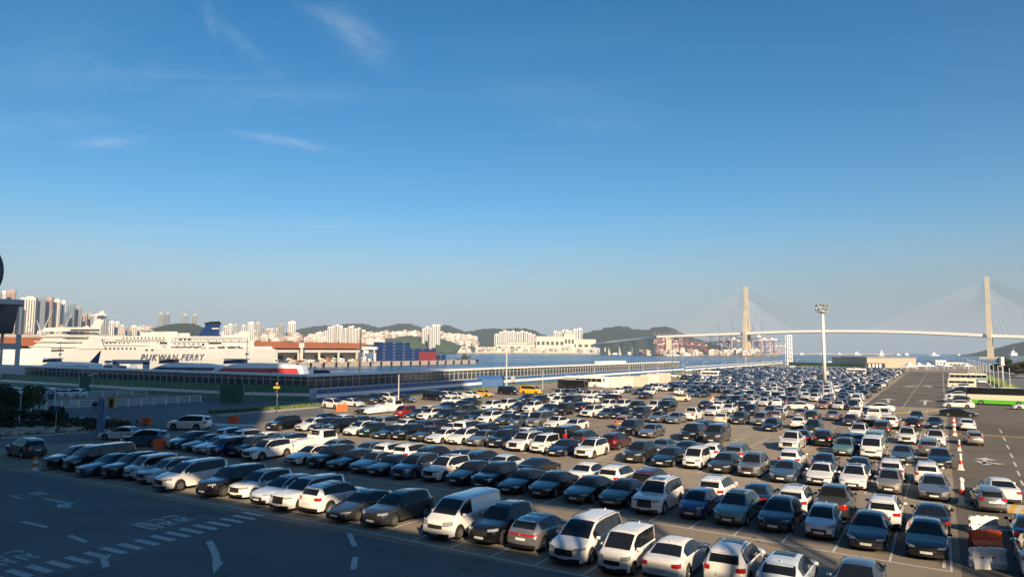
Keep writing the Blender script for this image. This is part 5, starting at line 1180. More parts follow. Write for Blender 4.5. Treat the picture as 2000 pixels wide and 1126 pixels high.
# ================================================================ container port: cranes, stacks
CR = {}
def crane_parts(m, up):
    k = (m.name, up)
    if k in CR: return CR[k]
    P = []; H_ = 42
    for x in (-13,13):
        for y in (-9,9):
            b = MB(); b.box((x,y,H_/2),(2.0,2.0,H_), m); P.append(('leg', b.mesh('leg')))
    b = MB()
    for y in (-9,9): b.box((0,y,10),(26,1.4,1.6), m); b.box((0,y,H_-1),(26,1.6,2.4), m); b.tube((-13,y,11),(13,y,H_-3),.7,.7,m,5)
    for x in (-13,13): b.box((x,0,3),(1.6,18,1.6), m); b.box((x,0,H_-1),(1.6,18,2), m)
    P.append(('portal_beam', b.mesh('portal_beam')))
    b = MB(); b.tube((-13,-7,H_),(-4,0,H_+26),.8,.8,m,5); b.tube((-13,7,H_),(-4,0,H_+26),.8,.8,m,5); b.tube((13,0,H_),(-4,0,H_+26),.6,.6,m,5); P.append(('apex_frame', b.mesh('apex_frame')))
    b = MB(); b.box((10,0,H_+2),(46,3.2,2.6), m); b.box((20,0,H_+6),(9,5,5), M_white); P.append(('rear_boom', b.mesh('rear_boom')))
    b = MB()
    if up:
        for y in (-1.6,1.6): b.tube((-14,y,H_+2),(-25,y,H_+56),1.0,.7,m,4)
        for k_ in range(8): t_ = k_/8; b.box((-14-11*t_,0,H_+2+54*t_),(1,3.2,1), M_white if k_%2 else m)
    else:
        for y in (-1.6,1.6): b.box((-40,y,H_+2),(52,1.0,2.4), m)
        b.tube((-4,0,H_+26),(-40,0,H_+3),.35,.35,m,4); b.tube((-4,0,H_+26),(-62,0,H_+3),.35,.35,m,4)
    P.append(('boom', b.mesh('boom'))); CR[k] = P; return P
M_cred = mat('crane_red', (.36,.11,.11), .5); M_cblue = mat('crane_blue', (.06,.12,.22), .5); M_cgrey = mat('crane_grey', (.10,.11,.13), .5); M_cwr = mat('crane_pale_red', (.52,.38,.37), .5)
def crane(px, ytop, D, m, up, rz, lab, s=1.0):
    base = RD(px, 688, D); z1 = RD(px, ytop, D).z; k = (z1-1.5)/(100 if up else 68)
    e = empty('harbour_crane', (base.x, D, 1.5), rz, label=lab, cat='crane'); e.scale = (k,k,k)
    for n_, me in crane_parts(m, up): inst(n_, me, e)
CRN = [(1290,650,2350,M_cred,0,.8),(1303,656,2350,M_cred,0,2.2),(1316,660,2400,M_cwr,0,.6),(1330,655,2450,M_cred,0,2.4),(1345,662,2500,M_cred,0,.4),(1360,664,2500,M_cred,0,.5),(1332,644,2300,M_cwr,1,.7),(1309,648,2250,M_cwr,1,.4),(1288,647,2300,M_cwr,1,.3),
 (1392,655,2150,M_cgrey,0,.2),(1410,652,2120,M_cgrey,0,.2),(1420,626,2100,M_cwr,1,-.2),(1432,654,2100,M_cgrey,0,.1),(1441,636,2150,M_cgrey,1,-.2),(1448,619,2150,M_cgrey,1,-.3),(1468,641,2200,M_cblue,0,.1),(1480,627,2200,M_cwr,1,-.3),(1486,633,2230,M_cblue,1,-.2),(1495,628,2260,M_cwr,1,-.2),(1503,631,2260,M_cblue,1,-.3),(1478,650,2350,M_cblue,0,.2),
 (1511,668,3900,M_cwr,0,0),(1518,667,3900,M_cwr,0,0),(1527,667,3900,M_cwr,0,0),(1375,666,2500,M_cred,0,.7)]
for i, (px, yt, D, m, up, rz) in enumerate(sorted(CRN, key=lambda q: q[0])):
    crane(px, yt, D, m, up, rz, '%s %s harbour crane from the left, %s' % (ordn(i+1), {'crane_red':'red','crane_blue':'blue','crane_grey':'dark grey','crane_pale_red':'pale red'}[m.name], 'boom raised' if up else 'boom level'))
cm = [mat('box_'+n_, c_, .6) for n_, c_ in (('red',(.36,.06,.05)),('rust',(.35,.16,.09)),('blue',(.05,.13,.30)),('grey',(.35,.36,.37)),('green',(.07,.22,.15)),('white',(.6,.58,.55)))]
SM = []
for k in range(6):
    b = MB(); r_ = random.Random(k)
    for i in range(5):
        for j in range(r_.randint(2,5)): b.box((-26+13*i,0,1.3+2.6*j),(12.2,14,2.55), r_.choice(cm[:5]))
    SM.append(b.mesh('container_stack'))
cs = []
for i in range(58):
    px = rr.uniform(1250,1500); D = rr.uniform(2120,2420) if px > 1330 else rr.uniform(2350,2600); cs.append((px, D))
for i, (px, D) in enumerate(sorted(cs)):
    p = RD(px, 688, D); inst('container_stack', SM[i%6], None, (p.x, D, 1.6), rr.uniform(-.2,.5), label='%s from the left of the mixed container stacks on the far port' % ordn(i+1), cat='containers', group='container stacks on the far port')
# ================================================================ cable stayed bridge
T1 = RD(1459.5, 692, 1986); T2 = RD(1935.5, 705, 1640)
ax = Vector((T2.x-T1.x, T2.y-T1.y, 0)); SP = ax.length; ax.normalize(); pr = Vector((-ax.y, ax.x, 0))
zt1 = RD(1457.5, 560, 1986).z; zt2 = RD(1930, 540, 1640).z
M_brc = mat('bridge_concrete', (.50,.44,.33), .8, noise=(.05,.1)); M_brw = mat('bridge_white', (.80,.76,.68), .6)
z1 = RD(1457,650,1986).z; z2 = RD(1932,654.5,1640).z; zm = RD(1690,645.5,1800).z
br = empty('cable_stayed_bridge', (T1.x,T1.y,0), label='long white cable stayed bridge with two tall concrete towers across the harbour mouth', cat='bridge')
def bput(b, n_, **kw): o = b.obj(n_, br, **kw); o.location = (-T1.x,-T1.y,0); return o
for T_, zt, zd in ((T1,zt1,z1),(T2,zt2,z2)):
    b = MB()
    for s_ in (-1,1):
        foot = Vector((T_.x,T_.y,-3))+pr*s_*12; dk = Vector((T_.x,T_.y,zd))+pr*s_*16.5; tp_ = Vector((T_.x,T_.y,zd+(zt-zd)*.5))+pr*s_*5.5; tt = Vector((T_.x,T_.y,zt))+pr*s_*4.5
        for a, c, wa, wc in ((foot,dk,11,9.5),(dk,tp_,9.5,8.5),(tp_,tt,8.5,8)):
            vs = []
            for q, wq in ((a,wa),(c,wc)):
                for i, j in ((-1,-1),(1,-1),(1,1),(-1,1)): vs.append(q+ax*i*wq/2+pr*j*wq*.4)
            b.add(vs, [(0,1,5,4),(1,2,6,5),(2,3,7,6),(3,0,4,7),(4,5,6,7),(3,2,1,0)], M_brc)
    b.box((T_.x,T_.y,zd-5),(42,7,5), M_brc, (pr, ax, Vector((0,0,1)))); b.box((T_.x,T_.y,zt-12),(10,6,16), M_brc, (pr, ax, Vector((0,0,1)))); b.box((T_.x,T_.y,-1),(60,40,6), M_brc, (pr, ax, Vector((0,0,1))))
    bput(b, 'tower')
def deckz(t):                                   # t metres from T1 along the axis
    if 0 <= t <= SP: q = t/SP; return (1-q)*z1+q*z2+4*(zm-(z1+z2)/2)*q*(1-q)*1.0
    if t > SP: return z2-(t-SP)*.045
    return z1+t*.028
def dp_(t): return Vector((T1.x,T1.y,0))+ax*t+Vector((0,0,deckz(t)))
b = MB(); n = 60; prev = None
for i in range(n+1):
    t_ = lerp(-270, SP+320, i/n); p = dp_(t_); ring = [p+pr*14-Vector((0,0,4.2)), p+pr*9-Vector((0,0,5.5)), p-pr*9-Vector((0,0,5.5)), p-pr*14-Vector((0,0,4.2)), p-pr*14+Vector((0,0,2.2)), p+pr*14+Vector((0,0,2.2))]
    if prev:
        b.add(prev+ring, [(k,(k+1)%6,6+(k+1)%6,6+k) for k in range(6)], M_brw)
    prev = ring
bput(b, 'deck')
b = MB()
for t0, zt, sg_ in ((0,zt1,-1),(0,zt1,1),(SP,zt2,-1),(SP,zt2,1)):
    for k in range(20):
        t_ = t0+sg_*(22+k*12.6)
        if sg_ == -1 and t0 == 0 and t_ < -268: continue
        a = Vector((T1.x,T1.y,0))+ax*t0+Vector((0,0,zt-48+k*2.2)); c = dp_(t_)
        for s_ in (-1,1): b.tube(a+pr*s_*4.5, c+pr*s_*13.5, .13,.13, M_lgrey, 3, False)
bput(b, 'stay_cable', kind='stuff')
b = MB()
for i in range(60):
    p = dp_(-260+i*19.5); b.tube(p+pr*13, p+pr*13+Vector((0,0,9)), .22,.16, M_lgrey, 4)
bput(b, 'deck_lamp', kind='stuff')
# approach viaduct curving away to the left
A_ = dp_(-270); vp = [A_, RD(1262,659.5,2230), RD(1237,662,2300), RD(1212,665,2370), RD(1190,667.5,2430), RD(1172,670.5,2500), RD(1160,674,2570)]
va = empty('approach_viaduct', (A_.x,A_.y,0), label='white approach viaduct on thick piers curving down left of the bridge', cat='viaduct')
b = MB(); prev = None
pts = []
for p, q in zip(vp, vp[1:]):
    for k in range(4): pts.append(p.lerp(q, k/4))
pts.append(vp[-1])
for i, p in enumerate(pts):
    d = (pts[min(i+1,len(pts)-1)]-pts[max(i-1,0)]); d.z = 0; d.normalize(); nn = Vector((-d.y,d.x,0)); z_ = Vector((0,0,1))
    ring = [p+nn*13-z_*4, p+nn*8-z_*5.2, p-nn*8-z_*5.2, p-nn*13-z_*4, p-nn*13+z_*2, p+nn*13+z_*2]
    if prev: b.add(prev+ring, [(k,(k+1)%6,6+(k+1)%6,6+k) for k in range(6)], M_brw)
    prev = ring
o = b.obj('deck', va); o.location = (-A_.x,-A_.y,0)
for (px, yt, D, wd) in ((1305,659,2125,10),(1270,663,2215,16),(1237,666,2300,8),(1212,669,2370,8),(1191,671,2430,8),(1176,674,2490,8)):
    p = RD(px, yt, D); b = MB(); b.box((0,0,(p.z-3)/2),(wd*1.6,14,p.z+3), M_brc); b.box((0,0,p.z-2.5),(wd*2.2,20,3), M_brc); o = b.obj('pier', va); o.location = (p.x-A_.x, D-A_.y, 0)
# ================================================================ ships
M_ship = mat('ship_white', (.64,.635,.60), .5, noise=(.05,.05)); M_bwht = mat('boat_white', (.74,.76,.78), .3, coat=.5); M_bdk = mat('boat_dark_blue', (.015,.035,.09), .25, coat=.5); M_bred = mat('boat_red', (.50,.05,.05), .3, coat=.5); M_txt = mat('hull_lettering', (.10,.12,.15), .6)
FU = -362.5
def fT(px, y=0):                                # distance along the quay line where column px meets the ferry, y metres in from its side
    k = (px-1000)/F*1.0045; q = FU-y; return (-q*CA-k*q*SA)/(SA-k*CA)
def X_(px, y=0): return fT(px, y)
def Z_(py, px=280, y=0): return RD(px, py, W(FU-y, fT(px, y)).y).z
fx = X_(280); fo = W(FU, fx); fe = empty('passenger_ferry', (fo.x, fo.y, 0), math.atan2(V3.y, V3.x), label='huge white passenger ferry lying along the pier behind the gangway', cat='ferry')
def prof(name, pts, y0, y1, m=M_ship, parent=None, smooth=False, dx=0):
    b = MB(); q = [(X_(px,y0)-fx, Z_(py, px, y0)) for px, py in pts]; n = len(q)
    vs = [(x, y0, z) for x, z in q]+[(x, y1, z) for x, z in q]
    b.add(vs, [tuple(range(n)), tuple(reversed(range(n,2*n)))]+[(i,n+i,n+(i+1)%n,(i+1)%n) for i in range(n)], m); return b.obj(name, parent or fe)
# hull: plan tapering to the bow on the left
b = MB(); st_ = [18,40,70,110,160,300,450,545]; hw = [.4,4,8,11.5,12,12,12,11]; top_ = [680,680.5,680.5,680.5,679,679,680,681]; vs = []
for px, h_, tz in zip(st_, hw, top_):
    for y, z, k in ((-1,Z_(tz,px),1),(-1,4,.95),(-1,-4,.8),(1,-4,.8),(1,4,.95),(1,Z_(tz,px),1)): vs.append((X_(px)-fx+(6-(z+3)*.5 if px == 18 else 0), 12+y*h_*k, z))
n = 6; b.add(vs, [(i*n+k, i*n+(k+1)%n, (i+1)*n+(k+1)%n, (i+1)*n+k) for i in range(len(st_)-1) for k in range(n)]+[tuple(range(n)), tuple(reversed(range((len(st_)-1)*n, len(st_)*n)))], M_ship); b.obj('hull', fe)
prof('superstructure', [(104,681),(109,675),(118,669),(122,664),(130,658),(135,654),(139,651),(200,651),(204,658),(210,681)], 3, 21)
prof('side_wing', [(160,681),(190,655),(201,655),(212,681)], -.3, 3.1)
for i, (a, c, yt, yb) in enumerate([(107,190,675.5,677.5),(117,190,665,667.5),(128,196,654.5,657.5)]): prof('deck_edge', [(a,yb),(a-1,yt),(c,yt),(c,yb)], 1.6, 22.4)
prof('bridge_house', [(137,646.5),(141,638.5),(201,638.5),(203,646.5)], 0, 24)
prof('bridge_window', [(143,645.5),(144,642.6),(200,642.6),(200,645.5)], -.15, 24.2, M_dgrey)
prof('mast', [(189,640),(203,618),(206,607),(207,607),(207,618),(213,618),(212,621),(207,622),(202,640)], 10, 14)
prof('radar_arm', [(198,616),(198,613.5),(212,613),(212,615.5)], 7, 17)
prof('midship_house', [(210,681),(214,672),(217,663),(232,661),(233,656),(330,655),(335,660),(335,681)], 2.5, 21.5)
prof('aft_house', [(334,681),(335,656),(492,656.5),(493,681)], 1.5, 22.5)
prof('sloped_screen', [(300,681),(306,668),(312,667),(328,681)], .6, 2.6)
prof('stern_deck', [(492,681),(492,664),(500,664),(502,681)], 2, 22)
prof('stern_locker', [(508,681),(510,676.5),(535,676),(538,681)], 3, 20)
prof('upper_rail_house', [(455,657),(457,653.5),(478,653.5),(480,657)], 5, 19)
for i, (a, c, yt) in enumerate([(300,314,642),(330,352,641),(358,376,644),(236,248,652),(262,290,652),(490,492,640),(306,318,650)]): prof('deck_crane' if i == 5 else 'roof_cabin', [(a,656.5),(a+1,yt+6),(c-1,yt+6),(c,656.5)], 6, 16)
prof('funnel', [(399,656),(402,650),(408,642),(412,635),(411,632),(435,632),(433,638),(432,656)], 9, 12.5, M_dblue)
prof('funnel_top', [(410,633),(406,630),(424,628),(432,627),(436,631.8),(435,633)], 9.5, 12, M_black)
prof('funnel_mark', [(418,642),(418,640.2),(431,640.2),(431,642)], 8.8, 9.0, M_white)
for i_ in range(5): prof('exhaust_pipe', [(413+i_*4,631),(415+i_*4,627.5),(417+i_*4,627.5),(415.5+i_*4,631)], 10, 11.5, M_black)
wm = MB(); wm.box((0,0,0),(1.0,.16,1.0), M_dgrey); WM = wm.mesh('window')
def wins(px0, px1, n_, py, y, sx=1, sz=1):
    for i in range(n_):
        px = lerp(px0, px1, i/max(1,n_-1)); o = inst('window', WM, fe, (X_(px)-fx, y, Z_(py,px))); o.scale = (sx,1,sz)
wins(350,405,7,672.5,1.44,1.4,1.4); wins(361,378,3,662.3,1.44,1.3,1.1); wins(198,270,10,680.5,-.36,.8,.8) if 0 else None
wins(252,330,12,659.5,2.44,.7,.7); wins(220,262,6,670,2.44,.6,.6); wins(415,490,6,665,1.44,.5,.7); wins(293,304,2,683,-.02,1.2,.9); wins(198,270,10,680.0,-.05,.9,.9)
for a, c, yt, yb in ((328,375,676.3,679.5),(380,480,678,680.2),(413,437,668.5,671.5),(318,334,667.5,671.5),(330,345,669,672)): prof('open_deck', [(a,yb),(a,yt),(c,yt),(c,yb)], 1.35 if a > 333 else 2.4, 2.6, M_dgrey)
for a, c, yt, yb, y_ in ((232,330,663.4,664.1,2.42),(214,232,668,668.7,2.42),(340,490,667.4,668,1.42),(345,480,660,660.5,1.42),(112,190,682.5,683,.6),(212,330,674.6,675.2,2.42),(128,196,648.6,650.4,2.0)): prof('deck_edge', [(a,yb),(a,yt),(c,yt),(c,yb)], y_-.2, y_+.3, M_dgrey)
for i_, px in enumerate((346,360,374,390,436,452,466)):
    lb = MB(); lb.lathe([(.01,-2.6),(.75,-1.7),(.95,0),(.75,1.7),(.01,2.6)], M_white if i_ > 3 else M_ship, 8); lb.v = [(z_,y_,x_*.9) for x_,y_,z_ in lb.v]; o = lb.obj('lifeboat', fe, smooth=True); o.location = (X_(px,.8)-fx, .5, Z_(674.5,px))
wins(110,132,8,684,.3,.6,.6); wins(216,330,22,667,2.4,.6,.6); wins(345,485,24,663.5,1.44,.5,.5); wins(140,196,16,661.6,1.5,.6,.5)
b = MB(); o_ = X_(330)-fx
for px in (335,350,366,383,398,413,430,450,470): b.box((X_(px)-fx, 1.2, Z_(678,px)),(1.6,.3,3.2), M_ship)
b.obj('deck_pillar', fe)
def text_mesh(s, size, m, shear=0, ex=.05, space=1.0):
    c = bpy.data.curves.new('lettering','FONT'); c.body = s; c.size = size; c.extrude = ex; c.shear = shear; c.space_character = space; c.align_x = 'LEFT'; c.offset = size*.018
    o = bpy.data.objects.new('lettering', c); COL.objects.link(o); dg = bpy.context.evaluated_depsgraph_get(); me = bpy.data.meshes.new_from_object(o.evaluated_get(dg)); bpy.data.objects.remove(o); me.materials.clear(); me.materials.append(m); return me
tm_ = text_mesh('PUKWAN FERRY', 4.4, M_txt, .28, .06, 1.22); xs = [v.co.x for v in tm_.vertices]; o = inst('hull_lettering', tm_, fe, (X_(281)-fx, -.12, Z_(702.5,281))); o.rotation_euler = (math.pi/2,0,0); o.scale = ((X_(405)-X_(281))/(max(xs)-min(xs)),1,1)
# fast catamarans moored in front of the ferry
def catamaran(px0, px1, yt, yb, D, stripe, roofm, lab, tail=0, mast=0, fl=0):
    a = RD(px0, yt, D); c = RD(px1, yt, D); L_ = c.x-a.x; H_ = a.z+3; e = empty('fast_ferry', ((a.x+c.x)/2, D, -3), label=lab, cat='boat'); b = MB(); h = L_/2
    sec = [(-h,.06,.50),(-h*.8,.32,.64),(-h*.55,.62,.80),(-h*.3,.9,.95),(0,1,1),(h*.55,1,.97),(h*.95,.9,.9),(h,.8,.6)]; vs = []
    for x, wq, zq in sec:
        for y, z in ((-4.2*wq,H_*.62*min(1,zq+.15)),(-4.4*wq,H_*.38*zq),(-3*wq,0),(3*wq,0),(4.4*wq,H_*.38*zq),(4.2*wq,H_*.62*min(1,zq+.15)),(2.8*wq,H_*zq*.98),(-2.8*wq,H_*zq*.98)): vs.append((x,y,z))
    n = 8; b.add(vs, [(i*n+k, i*n+(k+1)%n, (i+1)*n+(k+1)%n, (i+1)*n+k) for i in range(len(sec)-1) for k in range(n)]+[tuple(range(n)), tuple(reversed(range((len(sec)-1)*n,len(sec)*n)))], M_bwht); b.obj('hull', e, smooth=False)
    b = MB(); b.add([(-h*.78,-3.7,H_*.50),(-h*.4,-4.45,H_*.80),(h*.9,-4.45,H_*.80),(h*.95,-4.55,H_*.54),(-h*.4,-4.55,H_*.46)], [(0,1,2,3,4)], stripe)
    b.add([(-h*.72,-3.6,H_*.50),(-h*.3,-4.0,H_*.74),(h*.9,-4.0,H_*.74)], [(0,1,2)], stripe); b.v = [(x,y-.12,z) for x,y,z in b.v]; b.obj('side_window', e)
    b = MB(); b.extr([(0,-1.9,0),(.0,-1.5,H_*.14),(0,1.5,H_*.14),(0,1.9,0)], (-h*.48,0,H_*.93), (-h*.12,0,H_*.96), M_bdk); b.box((-h*.28,0,H_*1.105),(h*.40,3.6,.3), roofm); b.obj('wheelhouse', e)
    if tail:
        b = MB(); b.add([(h*.72,-.3,H_*.95),(h*.99,-.3,H_*1.45),(h*.94,-.3,H_*.9),(h*.72,.3,H_*.95),(h*.99,.3,H_*1.45),(h*.94,.3,H_*.9)], [(0,1,2),(5,4,3),(0,3,4,1),(1,4,5,2)], M_dblue); b.obj('tail_fin', e)
    if mast:
        b = MB(); b.tube((-h*.1,0,H_),(-h*.1,0,H_*1.9),.12,.06,M_dgrey,5); b.box((-h*.1,0,H_*1.5),(.2,2.6,.15),M_dgrey); b.lathe([(.01,0),(.6,.1),(.6,.5),(.01,.7)], M_white, 8, (-h*.1,0,H_*1.25)); b.obj('mast', e)
catamaran(52,196,704,720,255,M_bdk,M_bwht,'white and dark blue fast ferry at the left, with a blue tail fin',1,1)
catamaran(190,262,706,722,300,M_bdk,M_bwht,'white fast ferry partly hidden, second from the left')
catamaran(272,438,706,722,245,M_bdk,M_bred,'white and dark blue fast ferry with a red wheelhouse roof')
catamaran(385,600,706,726,225,M_bred,M_bwht,'white fast ferry with a red swoosh along its side',0,1)
b = MB(); p = RD(250,715,235); b.box((-5,0,2.6),(1.5,1.5,7), M_lgrey); b.box((5,0,2.6),(1.5,1.5,7), M_lgrey); b.box((0,0,6.2),(11.5,1.5,1.4), M_lgrey); b.obj('portal_gate', loc=(p.x+1,p.y,RD(250,702,235).z-6.9), label='grey portal frame standing over the gangway roof before the ferry', cat='frame')
b = MB(); p = RD(640,722,190); b.tube((0,0,0),(0,0,3.2),.1,.08,M_dgrey,6); b.box((-1,0,1.2),(2.4,.8,1.1),M_dgrey); b.box((-1.9,0,2.4),(.8,.2,.6),M_white); b.box((.2,.2,3),(1,.15,.2),M_lgrey); b.obj('deck_machinery', loc=(p.x-1.5,p.y,RD(620,735,190).z), label='dark radar and machinery poking above the gangway roof corner', cat='machinery')
b = MB(); b.lathe([(1.6,0),(1.5,.7),(.9,1.3),(.01,1.5)], M_black, 10); b.obj('covered_drum', loc=(RD(636,730,190).x,190,RD(636,733,190).z), label='black covered mound above the gangway roof corner', cat='cover')
# ================================================================ pier with warehouse and blue containers
def onpier(px, D): return RD(px, 700, D)
pier_pts = [W(-388.5,90).to_2d(), W(-390,576).to_2d(), W(-470,576).to_2d(), W(-470,90).to_2d()]
b = MB(); b.prism(pier_pts, -5, .6, M_conc, M_pave); b.obj('pier', kind='structure')
fe2 = MB(); fe2.box((0,0,-1.0),(1.4,.9,2.6), M_black); FE = fe2.mesh('fender')
pe = empty('pier_fenders', W(-388.2,300), label='row of black rubber fenders along the pier edge', cat='fenders')
for i in range(22):
    p = W(-388.2, 300+i*12.5); inst('fender', FE, pe, p-W(-388.2,300), -LA+math.pi/2)
def lotbox(mb, u0, u1, v0, v1, z0, z1, m): mb.prism([W(u0,v0).to_2d(), W(u1,v0).to_2d(), W(u1,v1).to_2d(), W(u0,v1).to_2d()], z0, z1, m)
wv0, wv1 = 130, 430
zt_ = 9.9+(682-668.5)/1380*W(-405,380).y
wh = empty('warehouse', W(-405,wv0), label='long warehouse with rust brown roof and grey canopy on the pier', cat='warehouse')
b = MB(); lotbox(b, -455, -408, wv0, wv1, .6, zt_-4.5, M_cream); under(b.obj('wall'), wh)
b = MB(); lotbox(b, -457, -400, wv0-2, wv1+2, zt_-4.5, zt_, M_brown); under(b.obj('roof'), wh)
b = MB(); lotbox(b, -407.9, -399, wv0, wv1, zt_-7.6, zt_-5.6, M_lgrey); under(b.obj('canopy'), wh)
b = MB(); lotbox(b, -407.9, -407.6, wv0, wv1, zt_-5.5, zt_-4.6, M_win); under(b.obj('window'), wh)
for i in range(15):
    b = MB(); v = wv0+10+i*20; lotbox(b, -399.8, -398.8, v, v+1.2, .6, zt_-7.6, M_cream); under(b.obj('pillar'), wh)
for i in range(14):
    b = MB(); v = wv0+15+i*20; lotbox(b, -407.8, -407.5, v, v+9, .6, 5.2, M_dgrey); under(b.obj('door'), wh)
pj = [('pale',M_cream),('dull orange',mat('dull_orange',(.42,.13,.05),.7)),('grey',M_lgrey),('white',M_white),('blue',M_dblue)]
for i in range(20):
    v = 318+i*6.2; n_, m_ = pj[i%5]; b = MB(); h = rr.uniform(1.4,3); b.box((0,0,h/2),(rr.uniform(1.8,3.6),3,h), m_); b.box((0.3,-1.55,h*.5),(1.2,.1,h*.6), M_dgrey); b.box((-.8,0,h+.2),(1.2,1.2,.4), m_)
    b.obj('cargo_unit', loc=W(-394+rr.uniform(-2,2), v, .6), label='%s cargo unit from the left on the pier apron, %s' % (ordn(i+1), n_), cat='cargo', group='cargo units on the pier apron')
b = MB()
for x in (-4,4):
    for y in (-3,3): b.box((x,y,5),(.8,.8,10), M_lgrey)
b.box((0,0,10.5),(12,7,2.2), M_lgrey); b.box((-3,0,8),(4,4,3), M_white); p = W(-392, 428,.6); b.obj('gantry_crane', loc=p, label='pale portal crane on the pier beside the blue containers', cat='crane')
b = MB(); b.box((0,0,6),(1.6,1.6,9), M_cream); b.box((0,0,12),(3.2,3.2,3.5), M_cream); b.obj('pier_hoist', loc=W(-393,358,.6), label='cream hoist block standing on the pier under the brown roof', cat='hoist')
cb = MB(); cb.box((0,0,1.3),(12.0,2.4,2.55), M_dblue)
for i in range(14): cb.box((-5.7+i*.88,-1.23,1.3),(.3,.07,2.3), M_dblue)
cb.box((-2,-1.24,1.9),(3,.04,.35), M_lgrey); CBm = cb.mesh('freight_container')
M_crd = mat('container_dull_red', (.22,.035,.045), .6)
cr_ = MB(); cr_.box((0,0,1.3),(12.0,2.4,2.55), M_crd)
for i in range(14): cr_.box((-5.7+i*.88,-1.23,1.3),(.3,.07,2.3), M_crd)
CRm = cr_.mesh('freight_container')
HB2 = math.atan2(V3.y, V3.x)
for stk, (v, hmax, red) in enumerate([(446,6,0),(458.5,6,0),(471,6,0),(483.5,4,0),(496,4,1),(508.5,4,1),(523,2,0)]):
    for row_ in range(3):
        for k in range(hmax):
            isr = red and k < 3
            inst('freight_container', CRm if isr else CBm, None, W(-392.5-row_*2.7, v, .6+k*2.6), HB2, label=('red' if isr else 'dark blue')+' container, %s up, %s stack from the left on the pier, %s row' % (ordn(k+1), ordn(stk+1), ('front','middle','back')[row_]), cat='container', group='freight containers on the pier')
def tug(px, py, D, lab, s=1.0, hm=M_black, um=M_white):
    p = RD(px, py, D); e = empty('tugboat', (p.x, D, -3), label=lab, cat='boat'); e.scale = (s,s,s); b = MB()
    b.add([(-12,0,3.4),(-8,-3.4,3),(8,-3.6,2.6),(12,-2.5,2.8),(12,2.5,2.8),(8,3.6,2.6),(-8,3.4,3),(-10,0,0),(-7,-2.6,0),(8,-2.8,0),(11,0,0),(8,2.8,0),(-7,2.6,0)], [(0,1,2,3,4,5,6),(7,12,11,10,9,8),(0,7,8,1),(1,8,9,2),(2,9,10,3),(3,10,4),(4,10,11,5),(5,11,12,6),(6,12,7,0)], hm); b.obj('hull', e)
    b = MB(); b.box((-2,0,4.4),(7,4.6,2.8), um); b.box((-2.6,0,7),(4,3.6,2.4), um); b.box((-2.7,0,7.2),(4.1,3.7,.8), M_win); b.obj('wheelhouse', e)
    b = MB(); b.tube((-1,0,8.2),(-.5,0,13),.2,.1,um,5); b.box((-.8,0,10.5),(.2,3,.2),um); b.tube((3,1,4),(3,1,7.6),.6,.5,hm,7); b.obj('mast', e); return e
tug(912,703,780,'dark green work boat moored at the tip of the pier', 1.1, M_hill, M_hill)
# elevated road and brown roof behind the ferry at far left
b = MB(); a = RD(18,652,800); c = RD(132,655,800); b.box(((a.x+c.x)/2,800,RD(75,654,800).z-1),(c.x-a.x+140,16,3), M_conc); b.box(((a.x+c.x)/2-35,800,0),(6,10,36), M_conc); b.obj('elevated_road', label='grey elevated road passing behind the ferry bow', cat='road bridge')
M_crn = mat('dock_crane', (.38,.40,.40), .6)
for i, (px, yt) in enumerate([(32,634),(80,606),(86,625),(118,612),(68,630),(100,634)]):
    D = 1000; p = RD(px, 660, D); zt = RD(px, yt, D).z; b = MB(); lean = 14 if i%2 else -12
    b.tube((-5,0,0),(0,0,zt*.45),1.1,.9,M_crn,4); b.tube((5,0,0),(0,0,zt*.45),1.1,.9,M_crn,4); b.tube((0,0,zt*.45),(lean,0,zt),1.1,.5,M_crn,4); b.tube((0,0,zt*.45),(-lean*.4,0,zt*.7),.7,.5,M_crn,4); b.box((0,0,zt*.45),(6,5,5),M_crn)
    b.obj('dock_crane', loc=(p.x,D,0), label='%s from the left of the grey dock cranes before the left city' % ordn(i+1), cat='crane', group='grey dock cranes')
b = MB(); b.box((0,0,2),(90,12,7), M_ship); b.box((-25,0,8),(20,10,6), M_ship); b.box((-10,0,14),(5,5,8), M_ship); b.box((20,0,6.5),(30,9,3), M_ship); b.obj('moored_ship', loc=(RD(1330,690,2080).x,2080,-1), label='long low white ship moored at the far port', cat='ship')
b = MB(); b.box((0,0,2),(75,12,5), M_white); b.box((10,0,5),(60,9,2), M_dgrey); b.box((5,0,7),(50,8,2), M_white); b.obj('moored_ship', loc=(RD(1218,688,2380).x,2380,-1), label='white ship with a dark band moored left of the thick viaduct pier', cat='ship')
for i, (px, py, D, s) in enumerate([(1640,690,4200,1.5),(1674,691,3900,2.2),(1755,693,3700,1.4),(1825,693,3300,2),(1874,694,3000,1.2),(1566,690,3600,1.4),(1606,690,4000,1.3)]):
    tug(px, py, D, '%s ship from the left out on the hazy sea under the bridge' % ordn(i+1), s, M_white, M_white)
tug(1982,698,1900,'ship with tall white superstructure near the right edge', 2.4, M_cgrey, M_white)
b = MB(); b.tube((0,0,2),(0,0,24),.5,.2,M_white,4); b.add([(-7,0,4),(0,0,23),(-.6,0,4)], [(0,1,2)], M_white); b.add([(1,0,4),(1,0,21),(8,.4,4)], [(0,1,2)], M_white); b.extr([(0,-3,3),(0,0,0),(0,3,3)], (-11,0,0),(11,0,0), M_white); b.obj('sailing_boat', loc=(RD(1722,690,2400).x,2400,-3), label='white sailing boat out on the sea left of the hall', cat='sailboat')
b = MB(); b.lathe([(11,0),(11,5),(8,10),(.1,13)], M_white, 10); b.obj('domed_ship', loc=(RD(1770,691,3400).x,3400,-3), label='white dome shaped tank ship on the hazy horizon', cat='ship')
